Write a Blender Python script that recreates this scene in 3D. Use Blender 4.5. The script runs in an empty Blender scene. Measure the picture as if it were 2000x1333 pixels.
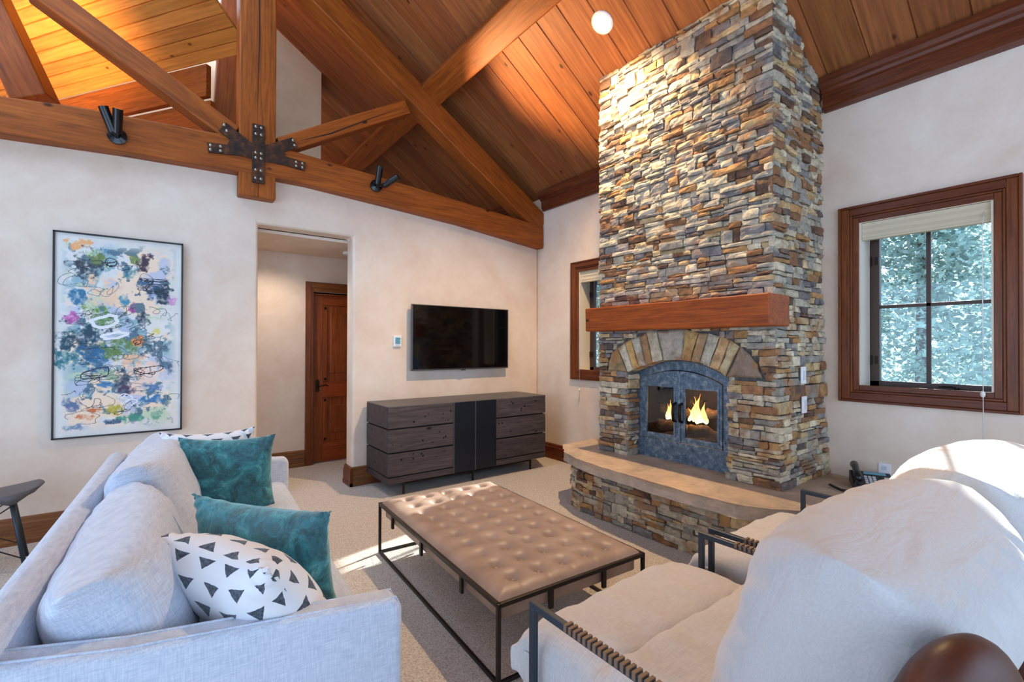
import bpy, bmesh, math, random
from mathutils import Vector, Matrix, noise
random.seed(7)
S = bpy.context.scene
C = S.collection
R = math.radians

# ------------------------------------------------------------------ camera
cam_d = bpy.data.cameras.new('camera'); cam = bpy.data.objects.new('camera', cam_d); C.objects.link(cam)
YAW, PITCH, ROLL = .6421, .0063, .0029
cam_d.sensor_width = 36; cam_d.lens = 922.4 / 2000 * 36
cam_d.shift_y = (672.1 - 666.5) / 2000
cam_d.clip_start = .03; cam_d.clip_end = 200
_f = Vector((math.sin(YAW), math.cos(YAW), 0)); _r = Vector((math.cos(YAW), -math.sin(YAW), 0)); _u = Vector((0, 0, 1))
_f2 = _f * math.cos(PITCH) + _u * math.sin(PITCH); _u2 = -_f * math.sin(PITCH) + _u * math.cos(PITCH)
_r3 = _r * math.cos(ROLL) + _u2 * math.sin(ROLL); _u3 = -_r * math.sin(ROLL) + _u2 * math.cos(ROLL)
cam.matrix_world = Matrix(((_r3.x, _u3.x, -_f2.x, 0), (_r3.y, _u3.y, -_f2.y, 0), (_r3.z, _u3.z, -_f2.z, 1.45), (0, 0, 0, 1)))
S.camera = cam

# ------------------------------------------------------------------ world, sun, exposure
S.view_settings.view_transform = 'Standard'; S.view_settings.look = 'None'
S.view_settings.gamma = 1; S.view_settings.use_curve_mapping = False
S.view_settings.exposure = 0.60
S.cycles.use_denoising = True
S.cycles.max_bounces = 9; S.cycles.diffuse_bounces = 6; S.cycles.transparent_max_bounces = 16
S.cycles.caustics_reflective = False; S.cycles.caustics_refractive = False
S.cycles.sample_clamp_indirect = 6
W = bpy.data.worlds.new('world'); S.world = W; W.use_nodes = True
wn = W.node_tree; bg = wn.nodes['Background']
bg.inputs[0].default_value = (.52, .72, 1.0, 1); bg.inputs[1].default_value = 2.5
SUN_DIR = Vector((-1, -.235, -.52)).normalized()
sd = bpy.data.lights.new('sun', 'SUN'); sd.energy = 9.5; sd.angle = R(.8); sd.color = (1, .96, .9)
so = bpy.data.objects.new('sun', sd); C.objects.link(so); so.rotation_euler = SUN_DIR.to_track_quat('-Z', 'Y').to_euler()

XW, YW, H0, SL = 4.12, 4.923, 3.45, .67          # window wall, television wall, eave height, roof slope
XR = .71                                          # ridge
XL = 2 * XR - XW                                  # left wall
def ceil_z(x): return H0 + SL * (XW - x)

def portal(name, loc, rot, sx, sy):
    d = bpy.data.lights.new(name, 'AREA'); d.shape = 'RECTANGLE'; d.size = sx; d.size_y = sy
    d.cycles.is_portal = True
    o = bpy.data.objects.new(name, d); C.objects.link(o); o.location = loc; o.rotation_euler = rot
portal('sky_portal_front', (.7, -2.69, 1.9), (R(90), 0, 0), 6.2, 3.3)
portal('sky_portal_left', (XL + .02, .9, 1.45), (0, R(-90), 0), 2.4, 5.6)

# ------------------------------------------------------------------ materials
MATS = {}
class NT:
    def __init__(s, name):
        s.m = bpy.data.materials.new(name); s.m.use_nodes = True
        s.t = s.m.node_tree; s.n = s.t.nodes; s.b = s.n['Principled BSDF']; MATS[name] = s.m
    def node(s, typ, **kw):
        x = s.n.new(typ)
        for k, v in kw.items():
            if k.startswith('i_'):
                x.inputs[k[2:].replace('_', ' ')].default_value = v
            else: setattr(x, k, v)
        return x
    def link(s, a, b): s.t.links.new(a, b)
    def coord(s, scale=(1, 1, 1), kind='Object'):
        c = s.node('ShaderNodeTexCoord'); m = s.node('ShaderNodeMapping'); m.inputs['Scale'].default_value = scale
        s.link(c.outputs[kind], m.inputs[0]); return m.outputs[0]
    def noise(s, vec, scale, detail=4, rough=.55, dist=0):
        x = s.node('ShaderNodeTexNoise'); x.inputs['Scale'].default_value = scale; x.inputs['Detail'].default_value = detail
        x.inputs['Roughness'].default_value = rough; x.inputs['Distortion'].default_value = dist
        s.link(vec, x.inputs['Vector']); return x.outputs['Fac']
    def ramp(s, fac, stops, interp='LINEAR'):
        x = s.node('ShaderNodeValToRGB'); cr = x.color_ramp; cr.interpolation = interp
        while len(cr.elements) > 1: cr.elements.remove(cr.elements[-1])
        for k, (p, c) in enumerate(stops):
            e = cr.elements[0] if k == 0 else cr.elements.new(p)
            e.position = p; e.color = (*c, 1) if len(c) == 3 else c
        s.link(fac, x.inputs[0]); return x.outputs[0]
    def mix(s, fac, a, b, mode='MIX'):
        x = s.node('ShaderNodeMix', data_type='RGBA', blend_type=mode)
        for sock, v in ((x.inputs[0], fac), (x.inputs[6], a), (x.inputs[7], b)):
            if hasattr(v, 'is_output'): s.link(v, sock)
            elif isinstance(v, (int, float)): sock.default_value = v
            else: sock.default_value = (*v, 1)
        return x.outputs[2]
    def math(s, op, a, b=None, c=None):
        x = s.node('ShaderNodeMath', operation=op)
        for k, v in enumerate((a, b, c)):
            if v is None: continue
            if hasattr(v, 'is_output'): s.link(v, x.inputs[k])
            else: x.inputs[k].default_value = v
        return x.outputs[0]
    def bump(s, h, strength=.3, dist=.01, normal=None):
        x = s.node('ShaderNodeBump'); x.inputs['Strength'].default_value = strength; x.inputs['Distance'].default_value = dist
        s.link(h, x.inputs['Height'])
        if normal is not None: s.link(normal, x.inputs['Normal'])
        s.link(x.outputs[0], s.b.inputs['Normal']); return x.outputs[0]
    def col(s, c):
        if hasattr(c, 'is_output'): s.link(c, s.b.inputs['Base Color'])
        else: s.b.inputs['Base Color'].default_value = (*c, 1)
    def set(s, **kw):
        for k, v in kw.items(): s.b.inputs[k.replace('_', ' ')].default_value = v
        return s
    def attr(s, name):
        x = s.node('ShaderNodeAttribute'); x.attribute_name = name; return x

def srgb(r, g, b):
    f = lambda c: ((c / 255 + .055) / 1.055) ** 2.4 if c > 10 else c / 255 / 12.92
    return (f(r), f(g), f(b))

def wood(name, dark, mid, light, axis=0, fine=1., rough=.5, knots=1., tone=False, bump=.25):
    """timber whose grain runs along the given local axis"""
    t = NT(name)
    st = [9 * fine] * 3; st[axis] = .9 * fine
    v = t.coord(tuple(st))
    n1 = t.noise(v, 1.6, 6, .65, 1.2)
    st2 = [30 * fine] * 3; st2[axis] = .9 * fine
    n2 = t.noise(t.coord(tuple(st2)), 1.5, 3, .6)
    c = t.ramp(n1, [(.28, dark), (.5, mid), (.72, light)])
    c = t.mix(.42, c, t.ramp(n2, [(.3, tuple(x * .42 for x in mid)), (.62, tuple(min(1, x * 1.35) for x in mid))]), 'MIX')
    if tone:
        a = t.attr('tone')
        c = t.mix(1., c, a.outputs['Color'], 'MULTIPLY')
    if knots:
        ks = [3.2] * 3; ks[axis] = 1.7
        vo = t.node('ShaderNodeTexVoronoi'); vo.inputs['Scale'].default_value = 1.5 * knots
        t.link(t.coord(tuple(ks)), vo.inputs['Vector'])
        k = t.ramp(vo.outputs['Distance'], [(0, (1, 1, 1)), (.055, (.9, .9, .9)), (.10, (0, 0, 0))])
        c = t.mix(k, c, tuple(x * .30 for x in dark))
    t.col(c); t.set(Roughness=rough); t.b.inputs['Specular IOR Level'].default_value = .3; t.bump(n2, bump, .004)
    return t.m

wood('beam_wood', srgb(88, 40, 10), srgb(150, 78, 24), srgb(184, 104, 38), 0, 1.3, .5)
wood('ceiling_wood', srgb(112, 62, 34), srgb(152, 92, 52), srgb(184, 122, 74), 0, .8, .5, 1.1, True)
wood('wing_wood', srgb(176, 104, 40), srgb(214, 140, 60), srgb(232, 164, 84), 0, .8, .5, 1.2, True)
wood('mantel_wood', srgb(76, 32, 8), srgb(146, 68, 20), srgb(180, 94, 32), 1, 1.6, .5, 1.1, False, .6)
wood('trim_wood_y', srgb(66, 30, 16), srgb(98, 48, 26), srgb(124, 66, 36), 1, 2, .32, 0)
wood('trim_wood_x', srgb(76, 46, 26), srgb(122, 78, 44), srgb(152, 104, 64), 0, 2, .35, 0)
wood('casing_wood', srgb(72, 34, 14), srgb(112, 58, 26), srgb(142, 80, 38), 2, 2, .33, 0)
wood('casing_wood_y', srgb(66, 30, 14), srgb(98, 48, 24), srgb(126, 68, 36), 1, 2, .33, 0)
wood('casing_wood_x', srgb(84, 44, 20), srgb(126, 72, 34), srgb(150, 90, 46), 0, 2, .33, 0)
wood('door_wood', srgb(92, 42, 16), srgb(134, 66, 28), srgb(164, 90, 42), 2, 1.6, .35, 0)
wood('door_wood_x', srgb(100, 40, 16), srgb(142, 64, 28), srgb(168, 84, 36), 0, 1.6, .35, 0)
wood('console_wood', srgb(42, 36, 40), srgb(68, 60, 62), srgb(96, 86, 86), 0, 1.6, .6, 1.0, True, .4)
wood('log_bark', srgb(40, 30, 26), srgb(84, 68, 58), srgb(150, 132, 116), 0, 3, .9, 0, False, .8)

t = NT('plaster')
v = t.coord()
n = t.noise(v, .9, 5, .6, .6); n2 = t.noise(v, 3.2, 6, .7, .4)
c = t.ramp(n, [(.3, srgb(216, 190, 166)), (.5, srgb(230, 210, 190)), (.7, srgb(238, 226, 210))])
c = t.mix(.35, c, t.ramp(n2, [(.3, srgb(204, 184, 166)), (.7, srgb(236, 228, 218))]))
t.col(c); t.set(Roughness=.62); t.bump(n2, .12, .01)

t = NT('loft_plaster'); v = t.coord(); n = t.noise(v, 1.4, 5, .6)
t.col(t.ramp(n, [(.3, srgb(196, 172, 140)), (.7, srgb(222, 202, 172))])); t.set(Roughness=.7)

t = NT('carpet'); v = t.coord()
n = t.noise(v, 95, 3, .75); n2 = t.noise(v, 28, 4, .6); n3 = t.noise(v, 1.3, 3, .5)
c = t.ramp(n, [(.32, srgb(128, 120, 114)), (.48, srgb(208, 198, 188)), (.64, srgb(238, 230, 222))])
c = t.mix(.25, c, t.ramp(n2, [(.35, srgb(160, 146, 134)), (.65, srgb(226, 216, 206))]))
t.col(c); t.set(Roughness=.95)
t.b.inputs['Sheen Weight'].default_value = .2
t.bump(t.math('ADD', n, t.math('MULTIPLY', n2, .6)), .9, .012)

t = NT('stone'); a = t.attr('tone'); v = t.coord()
n = t.noise(v, 14, 7, .72, .3); n2 = t.noise(v, 55, 5, .7); n3 = t.noise(v, 5, 3, .6)
c = t.mix(1, a.outputs['Color'], t.ramp(n, [(.28, (.42, .40, .38)), (.5, (.95, .93, .9)), (.72, (1.35, 1.3, 1.2))]), 'MULTIPLY')
c = t.mix(t.ramp(n3, [(.53, (0, 0, 0)), (.66, (.7, .7, .7))]), c, srgb(166, 116, 68))
t.col(c); t.set(Roughness=.82); t.bump(t.math('ADD', n, t.math('MULTIPLY', n2, .4)), .85, .02)

t = NT('mortar'); v = t.coord(); n = t.noise(v, 40, 5)
t.col(t.ramp(n, [(.3, srgb(70, 68, 66)), (.7, srgb(112, 110, 106))])); t.set(Roughness=.95); t.bump(n, .6, .01)

t = NT('slab_stone'); v = t.coord(); n = t.noise(v, 3.5, 7, .65, .8); n2 = t.noise(v, 30, 6, .7)
c = t.ramp(n, [(.3, srgb(150, 132, 118)), (.5, srgb(186, 160, 134)), (.68, srgb(206, 182, 158))])
t.col(t.mix(.2, c, t.ramp(n2, [(.3, srgb(120, 112, 106)), (.7, srgb(214, 204, 190))]))); t.set(Roughness=.6)
t.bump(t.math('ADD', n, t.math('MULTIPLY', n2, .3)), .5, .02)

def fabric(name, a, b, scale=420, rough=.9, sheen=.3, bump=.4):
    t = NT(name); v = t.coord()
    sx = t.noise(t.coord((1, 1, .08)), scale, 2, .5); sy = t.noise(t.coord((.08, .08, 1)), scale, 2, .5)
    w = t.math('ADD', t.math('MULTIPLY', sx, .5), t.math('MULTIPLY', sy, .5))
    n = t.noise(v, 3, 4)
    c = t.mix(t.ramp(w, [(.36, (0, 0, 0)), (.64, (1, 1, 1))]), a, b)
    t.col(c); t.set(Roughness=rough); t.b.inputs['Sheen Weight'].default_value = sheen
    t.bump(w, bump, .003)
    return t
fabric('sofa_fabric', srgb(176, 186, 202), srgb(208, 214, 226), 260, .9, .3, .12)
fabric('slipcover', srgb(184, 178, 176), srgb(202, 197, 194), 300, .9, .25, .08)

t = NT('slipcover_folds')
wv = t.noise(t.coord((1, 3.2, 1.6)), 3.2, 4, .5, 1.2); fn = t.noise(t.coord(), 240, 2, .5); f2 = t.noise(t.coord((1, 7, 3)), 7, 3, .5, .8)
t.col(t.mix(t.ramp(fn, [(.35, (0, 0, 0)), (.65, (1, 1, 1))]), srgb(190, 185, 184), srgb(198, 194, 192)))
t.set(Roughness=.9); t.b.inputs['Sheen Weight'].default_value = .25
t.bump(t.math('ADD', wv, t.math('ADD', t.math('MULTIPLY', f2, .10), t.math('MULTIPLY', fn, .012))), .30, .04)

t = NT('velvet_teal'); v = t.coord(); n = t.noise(v, 9, 5, .65, 1.4); n2 = t.noise(v, 70, 4, .7)
lw = t.node('ShaderNodeLayerWeight'); lw.inputs['Blend'].default_value = .35
c = t.ramp(n, [(.32, srgb(8, 36, 42)), (.45, srgb(18, 84, 94)), (.58, srgb(46, 136, 144)), (.70, srgb(126, 188, 184))])
c = t.mix(.25, c, t.ramp(n2, [(.35, srgb(8, 50, 58)), (.65, srgb(60, 150, 156))]))
t.col(c); t.set(Roughness=.42); t.b.inputs['Sheen Weight'].default_value = .9; t.b.inputs['Sheen Tint'].default_value = (.5, .85, .9, 1)
t.bump(t.math('ADD', n, t.math('MULTIPLY', n2, .4)), .5, .012)

# white cotton with hand printed triangles (cells in the cushion's own uv)
t = NT('triangle_print')
uv = t.node('ShaderNodeUVMap'); dn = t.node('ShaderNodeTexNoise'); dn.inputs['Scale'].default_value = 24; t.link(uv.outputs[0], dn.inputs['Vector'])
mx = t.node('ShaderNodeMix', data_type='VECTOR'); mx.inputs[0].default_value = .012
t.link(uv.outputs[0], mx.inputs[4]); t.link(dn.outputs['Color'], mx.inputs[5])
sep = t.node('ShaderNodeSeparateXYZ'); t.link(mx.outputs[1], sep.inputs[0])
cells = 7.0
vy = t.math('MULTIPLY', sep.outputs[1], cells); row = t.math('FLOOR', vy); b_ = t.math('FRACT', vy)
ux = t.math('ADD', t.math('MULTIPLY', sep.outputs[0], cells), t.math('MULTIPLY', t.math('MODULO', row, 2.), .5)); a_ = t.math('FRACT', ux)
half = t.math('MULTIPLY', t.math('SUBTRACT', b_, .20), .60)
inside = t.math('MULTIPLY', t.math('LESS_THAN', t.math('ABSOLUTE', t.math('SUBTRACT', a_, .5)), half), t.math('LESS_THAN', b_, .74))
st = t.noise(t.coord((1, 1, 1)), 90, 3); ink = t.ramp(st, [(.3, srgb(28, 36, 46)), (.75, srgb(92, 104, 116))])
t.col(t.mix(inside, srgb(226, 226, 228), ink)); t.set(Roughness=.9); t.b.inputs['Sheen Weight'].default_value = .2
t.bump(t.noise(t.coord(), 5, 4), .35, .02)

t = NT('ottoman_leather'); v = t.coord(); n = t.noise(v, 5, 5, .6); n2 = t.noise(v, 160, 3)
t.col(t.ramp(n, [(.3, srgb(138, 116, 104)), (.7, srgb(168, 144, 130))])); t.set(Roughness=.46); t.bump(n2, .15, .002)
t = NT('brown_leather'); v = t.coord(); n = t.noise(v, 6, 5, .6); n2 = t.noise(v, 120, 4)
t.col(t.ramp(n, [(.3, srgb(52, 24, 16)), (.7, srgb(98, 52, 34))])); t.set(Roughness=.45); t.bump(n2, .2, .002)
def plain(name, c, rough=.5, metal=0., bump=0, coat=0, bs=60):
    t = NT(name); t.col(c); t.set(Roughness=rough, Metallic=metal)
    if coat: t.b.inputs['Coat Weight'].default_value = coat
    if bump: t.bump(t.noise(t.coord(), bs, 4), bump, .004)
    return t
plain('dark_steel', srgb(52, 46, 44), .4, .7, .1)
plain('blue_steel', srgb(58, 66, 76), .45, .6, .1)
plain('black_plastic', srgb(16, 17, 20), .35); plain('handset_black', srgb(20, 22, 26), .28)
plain('white_plastic', srgb(232, 232, 234), .4); plain('key_white', srgb(200, 204, 210), .5)
plain('screen_black', srgb(3, 3, 4), .12, 0, 0, .5)
plain('tv_edge', srgb(96, 98, 104), .3, .8); plain('lcd_blue', srgb(96, 160, 178), .3)
plain('console_panel', srgb(30, 36, 46), .42, .5, .08); plain('console_edge', srgb(120, 122, 126), .4, .7)
plain('console_top', srgb(88, 84, 84), .5, 0, .15, 0, 30)
plain('nail_dark', srgb(28, 26, 28), .5, .6); plain('bolt_bright', srgb(176, 170, 156), .35, .9)
plain('frame_black', srgb(22, 22, 26), .4); plain('sash_dark', srgb(66, 42, 32), .4)
plain('cord_white', srgb(228, 226, 220), .7); plain('lace_tan', srgb(120, 92, 72), .6)
plain('shade_cloth', srgb(206, 194, 168), .9, 0, .2, 0, 200); plain('bronze', srgb(48, 36, 30), .4, .8)
plain('uplight_black', srgb(18, 19, 23), .25, .4, 0, .4); plain('stool_grey', srgb(92, 88, 88), .45, 0, .1)
plain('ember', srgb(60, 38, 30), .9, 0, .9, 0, 90); plain('firebrick', srgb(34, 24, 20), .85, 0, .5, 0, 30)
plain('paper_white', srgb(216, 216, 214), .7); plain('ground_grass', srgb(96, 116, 74), .95)
plain('bark', srgb(90, 72, 58), .9, 0, .5, 0, 20); plain('window_ledge', srgb(222, 212, 196), .6)
t = NT('gusset_rust'); v = t.coord(); n = t.noise(v, 14, 5, .6)
t.col(t.ramp(n, [(.35, srgb(40, 36, 36)), (.52, srgb(70, 48, 36)), (.7, srgb(116, 70, 42))])); t.set(Roughness=.55, Metallic=.5)
t = NT('forged_iron'); v = t.coord(); n = t.noise(v, 22, 6, .7, .5); n2 = t.noise(v, 5, 4)
c = t.ramp(n, [(.3, srgb(62, 82, 102)), (.52, srgb(104, 126, 146)), (.72, srgb(168, 182, 192))]); t.col(c)
t.set(Roughness=.42, Metallic=.55); t.bump(n, .5, .006)
t = NT('leaf'); oi = t.node('ShaderNodeAttribute'); oi.attribute_name = 'tone'
t.col(oi.outputs['Color']); t.set(Roughness=.6)
_tl = t.node('ShaderNodeBsdfTranslucent'); t.link(oi.outputs['Color'], _tl.inputs[0]); _mx = t.node('ShaderNodeMixShader'); _mx.inputs[0].default_value = .5
t.link(t.b.outputs[0], _mx.inputs[1]); t.link(_tl.outputs[0], _mx.inputs[2]); t.link(_mx.outputs[0], t.n['Material Output'].inputs[0])
def glass(name, tint=(1, 1, 1)):
    t = NT(name); t.n.remove(t.b)
    tr = t.node('ShaderNodeBsdfTransparent'); tr.inputs[0].default_value = (*tint, 1)
    gl = t.node('ShaderNodeBsdfGlossy'); gl.inputs['Roughness'].default_value = .02
    fr = t.node('ShaderNodeFresnel'); fr.inputs[0].default_value = 1.45
    mx = t.node('ShaderNodeMixShader'); t.link(fr.outputs[0], mx.inputs[0]); t.link(tr.outputs[0], mx.inputs[1]); t.link(gl.outputs[0], mx.inputs[2])
    t.link(mx.outputs[0], t.n['Material Output'].inputs[0])
glass('window_glass', (.93, .97, .96)); glass('fire_glass', (.9, .88, .86))
def emit(name, c, s):
    t = NT(name); t.col((0, 0, 0)); t.b.inputs['Emission Color'].default_value = (*c, 1); t.b.inputs['Emission Strength'].default_value = s; return t
emit('lamp_lens', (1, .86, .62), 30)
t = NT('flame_glow'); g = t.coord((1, 1, 1), 'Generated'); sp = t.node('ShaderNodeSeparateXYZ'); t.link(g, sp.inputs[0])
t.col((0, 0, 0)); t.link(t.ramp(sp.outputs[2], [(0, (1, .82, .42)), (.45, (1, .62, .16)), (1, (1, .25, .02))]), t.b.inputs['Emission Color'])
t.b.inputs['Emission Strength'].default_value = 2.4
t = NT('paint'); t.col(t.attr('tone').outputs['Color']); t.set(Roughness=.55); t.bump(t.noise(t.coord(), 60, 4), .2, .003)

# ------------------------------------------------------------------ mesh helpers
def link(name, me, mat=None, parent=None):
    o = bpy.data.objects.new(name, me); C.objects.link(o)
    if mat is not None:
        for m in (mat if isinstance(mat, (list, tuple)) else [mat]): me.materials.append(MATS[m])
    if parent is not None: o.parent = parent
    return o
def empty(name, loc=(0, 0, 0), rz=0.):
    o = bpy.data.objects.new(name, None); C.objects.link(o); o.location = loc; o.rotation_euler = (0, 0, rz); o.empty_display_size = .1; return o
def tag(o, label, cat, group=None, kind=None):
    o['label'] = label; o['category'] = cat
    if group: o['group'] = group
    if kind: o['kind'] = kind
    return o
def struct(o): o['kind'] = 'structure'; return o
def fin(bm, name, mat, parent=None, bevel=0., seg=2, smooth=False, sub=0):
    me = bpy.data.meshes.new(name); bmesh.ops.recalc_face_normals(bm, faces=bm.faces); bm.to_mesh(me); bm.free()
    if smooth: me.polygons.foreach_set('use_smooth', [True] * len(me.polygons))
    o = link(name, me, mat, parent)
    if bevel:
        m = o.modifiers.new('bevel', 'BEVEL'); m.width = bevel; m.segments = seg; m.limit_method = 'ANGLE'; m.angle_limit = R(40)
    if sub:
        m = o.modifiers.new('sub', 'SUBSURF'); m.levels = sub; m.render_levels = sub
    return o
def bxm(bm, a, b, M=None):
    vs = [bm.verts.new((x, y, z)) for x in (a[0], b[0]) for y in (a[1], b[1]) for z in (a[2], b[2])]
    if M is not None:
        for v in vs: v.co = M @ v.co
    for f in ((0, 1, 3, 2), (4, 6, 7, 5), (0, 4, 5, 1), (2, 3, 7, 6), (0, 2, 6, 4), (1, 5, 7, 3)): bm.faces.new([vs[i] for i in f])
    return vs
def box(name, a, b, mat, parent=None, bevel=.003, seg=2):
    bm = bmesh.new(); bxm(bm, a, b); return fin(bm, name, mat, parent, bevel, seg)
def boxes(name, lst, mat, parent=None, bevel=.003):
    bm = bmesh.new()
    for a, b in lst: bxm(bm, a, b)
    return fin(bm, name, mat, parent, bevel)
def prism(bm, pts, axis, c0, c1):
    """polygon pts (2d, in the two axes left after axis) extruded from c0 to c1"""
    def mk(p, c):
        q = list(p); q.insert(axis, c); return bm.verts.new(q)
    A = [mk(p, c0) for p in pts]; B = [mk(p, c1) for p in pts]
    bm.faces.new(A); bm.faces.new(B[::-1])
    for i in range(len(pts)):
        j = (i + 1) % len(pts); bm.faces.new((A[i], B[i], B[j], A[j]))
def member(name, p0, p1, w, h, mat, parent=None, bevel=.012, up=Vector((0, 0, 1)), seg=2):
    """squared timber or bar from p0 to p1; local x is its length, y its width, z its height"""
    p0, p1 = Vector(p0), Vector(p1); d = p1 - p0; L = d.length; x = d.normalized()
    if abs(x.dot(up)) > .98: up = Vector((0, 1, 0))
    y = up.cross(x).normalized(); z = x.cross(y)
    bm = bmesh.new(); bxm(bm, (0, -w / 2, -h / 2), (L, w / 2, h / 2))
    o = fin(bm, name, mat, parent, bevel, seg)
    o.matrix_local = Matrix(((x.x, y.x, z.x, p0.x), (x.y, y.y, z.y, p0.y), (x.z, y.z, z.z, p0.z), (0, 0, 0, 1)))
    return o
def tube(bm, pts, r, n=10, cap=True):
    pts = [Vector(p) for p in pts]; rings = []
    pv = None
    for i, p in enumerate(pts):
        d = (pts[min(i + 1, len(pts) - 1)] - pts[max(i - 1, 0)]).normalized()
        if pv is None:
            up = Vector((0, 0, 1)) if abs(d.z) < .9 else Vector((1, 0, 0)); pv = d.cross(up).normalized()
        else: pv = (pv - d * pv.dot(d)).normalized()
        q = d.cross(pv); rr = r[i] if isinstance(r, (list, tuple)) else r
        rings.append([bm.verts.new(p + (pv * math.cos(a) + q * math.sin(a)) * rr) for a in [2 * math.pi * k / n for k in range(n)]])
    for a, b in zip(rings, rings[1:]):
        for k in range(n): bm.faces.new((a[k], a[(k + 1) % n], b[(k + 1) % n], b[k]))
    if cap: bm.faces.new(rings[0][::-1]); bm.faces.new(rings[-1])
def tubeo(name, pts, r, mat, parent=None, n=10, smooth=True):
    bm = bmesh.new(); tube(bm, pts, r, n); return fin(bm, name, mat, parent, smooth=smooth)
def disc(bm, c, nrm, r, h, n=16, dome=0.):
    c = Vector(c); nrm = Vector(nrm).normalized(); tube(bm, [c, c + nrm * h] + ([c + nrm * (h + dome)] if dome else []), [r, r] + ([r * .4] if dome else []), n)
def disco(name, c, nrm, r, h, mat, parent=None, n=20, dome=0.):
    bm = bmesh.new(); disc(bm, c, nrm, r, h, n, dome); return fin(bm, name, mat, parent, smooth=False)
def set_tone(me, fn):
    """colour attribute per face corner"""
    a = me.color_attributes.new('tone', 'FLOAT_COLOR', 'CORNER')
    for p in me.polygons:
        c = fn(p)
        for li in p.loop_indices: a.data[li].color = (*c, 1)
def nz(p, s, seed=0.): return noise.noise(Vector(p) * s + Vector((seed * 7.3, seed * 3.1, seed * 1.7)))

def cushion(name, w, h, t, mat, parent=None, N=40, pinch=.08, power=.5, edge=.0, wrinkle=.012, seed=1., box_=2., sag=0., ears=0., crease=1.2, folds=0.):
    """stuffed cushion: local x width, z height, y thickness (front is -y)"""
    bm = bmesh.new(); uvl = bm.loops.layers.uv.new('UVMap'); G = {}
    for side in (-1, 1):
        for i in range(N + 1):
            for j in range(N + 1):
                rim = i in (0, N) or j in (0, N)
                if rim and side == 1 and not edge: G[(side, i, j)] = G[(-1, i, j)]; continue
                u = math.sin((2 * i / N - 1) * math.pi / 2); v = math.sin((2 * j / N - 1) * math.pi / 2)
                px = 1 - pinch * (1 - v * v) * abs(u) ** 2; pz = 1 - pinch * (1 - u * u) * abs(v) ** 2
                th = (max(0, 1 - abs(u) ** (2 * box_)) * max(0, 1 - abs(v) ** (2 * box_))) ** power
                ear = 1 + ears * (abs(u * v)) ** 6
                x = w / 2 * u * px * ear; z = h / 2 * v * pz * ear
                y = side * (t / 2 * th + edge / 2)
                q = (x * 1.0, side * .3, z)
                dw = wrinkle * (nz(q, 7, seed) + .6 * nz((x * 3, side, z * .8), 6, seed + 2)) * (th ** .5 if not rim else 0)
                cr = wrinkle * crease * abs(u * v) ** 2 * math.sin(18 * (u * u + v * v) + seed)
                if folds and not rim:
                    m = max(0, .35 + nz((x * 2, 0, z * 2), 1, seed + 9)) * th ** .3; ph_ = (x * .72 + z * .69) + .05 * nz(q, 3, seed)
                    dw += folds * m * (math.sin(ph_ * 62) + .7 * math.sin(ph_ * 118 + 2) + .5 * math.sin((x * .95 + z * .3) * 90))
                y += side * (dw + cr * (1 if not rim else 0))
                z -= sag * (1 - u * u) * (v > 0) * v * h * .2
                G[(side, i, j)] = bm.verts.new((x, y, z))
    for side in (-1, 1):
        for i in range(N):
            for j in range(N):
                q = [(i, j), (i + 1, j), (i + 1, j + 1), (i, j + 1)]
                f = bm.faces.new([G[(side, a, b)] for a, b in (q if side == -1 else q[::-1])])
                for l, (a, b) in zip(f.loops, (q if side == -1 else q[::-1])): l[uvl].uv = (a / N + (3.37 if side == 1 else 0), b / N)
    if edge:
        ring = [(i, 0) for i in range(N)] + [(N, j) for j in range(N)] + [(i, N) for i in range(N, 0, -1)] + [(0, j) for j in range(N, 0, -1)]
        for k in range(len(ring)):
            a, b = ring[k], ring[(k + 1) % len(ring)]
            bm.faces.new((G[(-1, *a)], G[(1, *a)], G[(1, *b)], G[(-1, *b)]))
    return fin(bm, name, mat, parent, smooth=True)
def place(o, c, xdir, zdir):
    x = Vector(xdir).normalized(); z = Vector(zdir); z = (z - x * z.dot(x)).normalized(); y = z.cross(x)
    o.matrix_local = Matrix(((x.x, y.x, z.x, c[0]), (x.y, y.y, z.y, c[1]), (x.z, y.z, z.z, c[2]), (0, 0, 0, 1))); return o
def copy_tree(o, parent=None):
    c = o.copy(); C.objects.link(c)
    if parent is not None: c.parent = parent; c.matrix_parent_inverse = o.matrix_parent_inverse.copy()
    for ch in list(o.children): copy_tree(ch, c)
    return c

# ================================================================== THE ROOM
Y0, YB, YE = -2.7, YW + .2, 8.6
TH = math.atan(SL); SLEN = math.hypot(XW - XR, SL * (XW - XR))
def plank_tone(k, warm=0.):
    r = random.Random(k * 13 + 5); b = r.uniform(.74, 1.14); return (b, b * r.uniform(.93, 1.03), b * r.uniform(.88, 1.04))
def plank_plane(name, mat, L, ya, yb, phase, pitch, M, hole=None):
    """boards running along local x with open vee joints, 25 mm thick, underside at z=0"""
    bm = bmesh.new(); k = math.floor((ya - phase) / pitch); n = 0; tones = []
    while phase + k * pitch < yb:
        a = max(ya, phase + k * pitch); b = min(yb, phase + (k + 1) * pitch)
        if b - a > .02:
            g = .007
            prof = [(a, .012), (a + g, 0), (b - g, 0), (b, .012), (b, .03), (a, .03)]
            prism(bm, prof, 0, 0, L); tones += [k] * 8
        k += 1
    me = bpy.data.meshes.new(name); bmesh.ops.recalc_face_normals(bm, faces=bm.faces); bm.to_mesh(me); bm.free()
    set_tone(me, lambda p: plank_tone(tones[p.index]))
    o = link(name, me, mat); o.matrix_world = M; return struct(o)
Mr = Matrix.Translation((XR, 0, ceil_z(XR))) @ Matrix.Rotation(TH, 4, 'Y')
plank_plane('ceiling', 'ceiling_wood', SLEN + .3, Y0, YE, .10, .265, Mr)
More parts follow.
